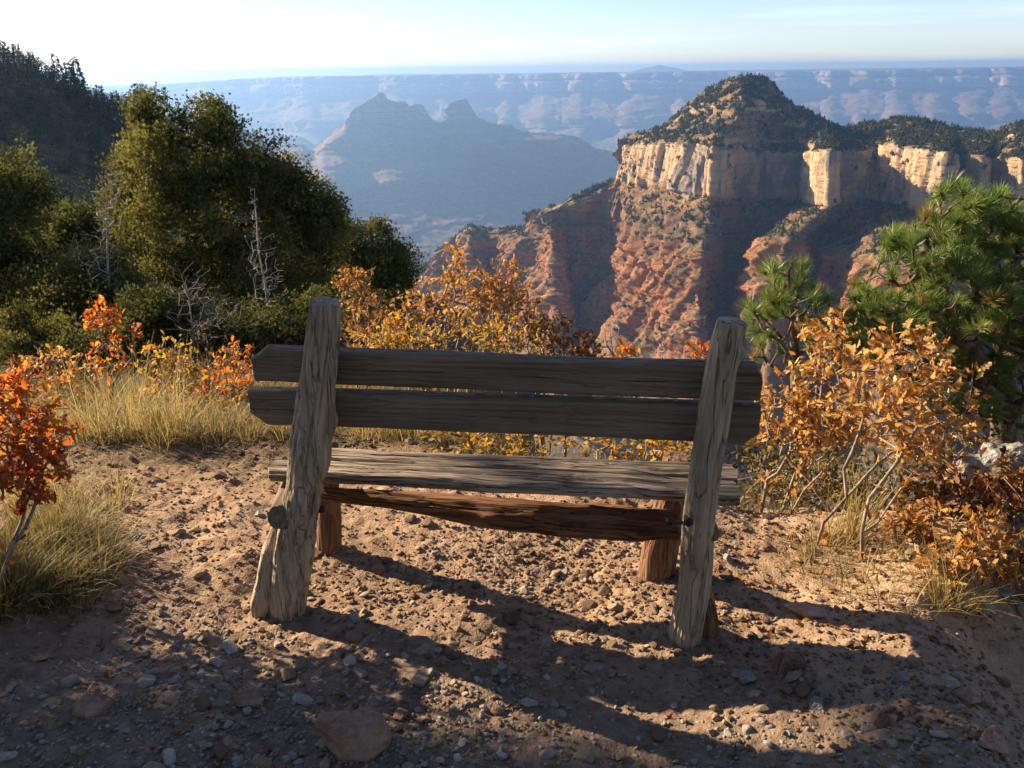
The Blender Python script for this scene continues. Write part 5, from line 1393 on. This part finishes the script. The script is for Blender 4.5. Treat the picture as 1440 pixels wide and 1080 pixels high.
# ------------------------------------------------------------------ haze, light, sky, camera
mb = MB()
bx0, bx1, by0, by1, bz0, bz1 = -45000, 45000, -3000, 25500, -2100, 85.0
V = [(x, y, z) for x in (bx0, bx1) for y in (by0, by1) for z in (bz0, bz1)]
mb.add(V, [(0, 1, 3, 2), (4, 6, 7, 5), (0, 4, 5, 1), (2, 3, 7, 6), (0, 2, 6, 4), (1, 5, 7, 3)])
t = NT('valley air')
pv = t.n('ShaderNodeVolumePrincipled', {'Color': (0.33, 0.58, 1.0), 'Density': 7.4e-5, 'Anisotropy': 0.55})
t.t.links.new(pv.outputs[0], t.out.inputs['Volume'])
hz = mb.build('haze', t.m, smooth=False); tag(hz, 'pale blue morning haze filling the canyon', 'haze', kind='stuff')

sun = bpy.data.lights.new('sun', 'SUN'); sun.energy = 5.0; sun.angle = rad(0.55); sun.color = (1.0, 0.80, 0.56)
so = bpy.data.objects.new('sun', sun); COL.objects.link(so)
so.rotation_euler = Vector([float(c) for c in sdir]).to_track_quat('Z', 'Y').to_euler()
W_ = bpy.data.worlds.new('World'); scene.world = W_; W_.use_nodes = True
nt = W_.node_tree; bg = nt.nodes['Background']
sky = nt.nodes.new('ShaderNodeTexSky'); sky.sky_type = 'NISHITA'; sky.sun_disc = False
sky.sun_elevation = SUN_EL; sky.sun_rotation = -SUN_AZ; sky.altitude = 2400; sky.air_density = 1.0; sky.dust_density = 1.9; sky.ozone_density = 1.0
tc_ = nt.nodes.new('ShaderNodeTexCoord'); mp_ = nt.nodes.new('ShaderNodeMapping'); mp_.inputs['Scale'].default_value = (1.2, 1.2, 26)
nt.links.new(tc_.outputs['Generated'], mp_.inputs[0])
nz_ = nt.nodes.new('ShaderNodeTexNoise'); nz_.inputs['Scale'].default_value = 2.2; nz_.inputs['Detail'].default_value = 5; nt.links.new(mp_.outputs[0], nz_.inputs['Vector'])
rp_ = nt.nodes.new('ShaderNodeValToRGB'); rp_.color_ramp.elements[0].position = .5; rp_.color_ramp.elements[1].position = .75
rp_.color_ramp.elements[0].color = (1.0, 0.99, 1.12, 1); rp_.color_ramp.elements[1].color = (1.22, 1.17, 1.2, 1); nt.links.new(nz_.outputs[0], rp_.inputs[0])
mx_ = nt.nodes.new('ShaderNodeMix'); mx_.data_type = 'RGBA'; mx_.blend_type = 'MULTIPLY'; mx_.inputs[0].default_value = 1.0
nt.links.new(sky.outputs[0], mx_.inputs[6]); nt.links.new(rp_.outputs[0], mx_.inputs[7])
nt.links.new(mx_.outputs[2], bg.inputs[0]); bg.inputs[1].default_value = 0.056

cam = bpy.data.cameras.new('camera'); cam.sensor_width = 36; cam.lens = 36 * F / 1440; cam.clip_end = 200000; cam.clip_start = 0.05
co = bpy.data.objects.new('camera', cam); COL.objects.link(co)
co.matrix_world = Matrix([[CR[0], CU[0], -FW[0], CAM[0]], [CR[1], CU[1], -FW[1], CAM[1]], [CR[2], CU[2], -FW[2], CAM[2]], [0, 0, 0, 1]])
scene.camera = co
vs_ = scene.view_settings; vs_.view_transform = 'Standard'; vs_.look = 'None'; vs_.exposure = 1.6; vs_.gamma = 1.0; vs_.use_curve_mapping = False
cy = scene.cycles
cy.use_denoising = True; cy.max_bounces = 6; cy.diffuse_bounces = 3; cy.glossy_bounces = 2; cy.transmission_bounces = 4; cy.volume_bounces = 0; cy.transparent_max_bounces = 8
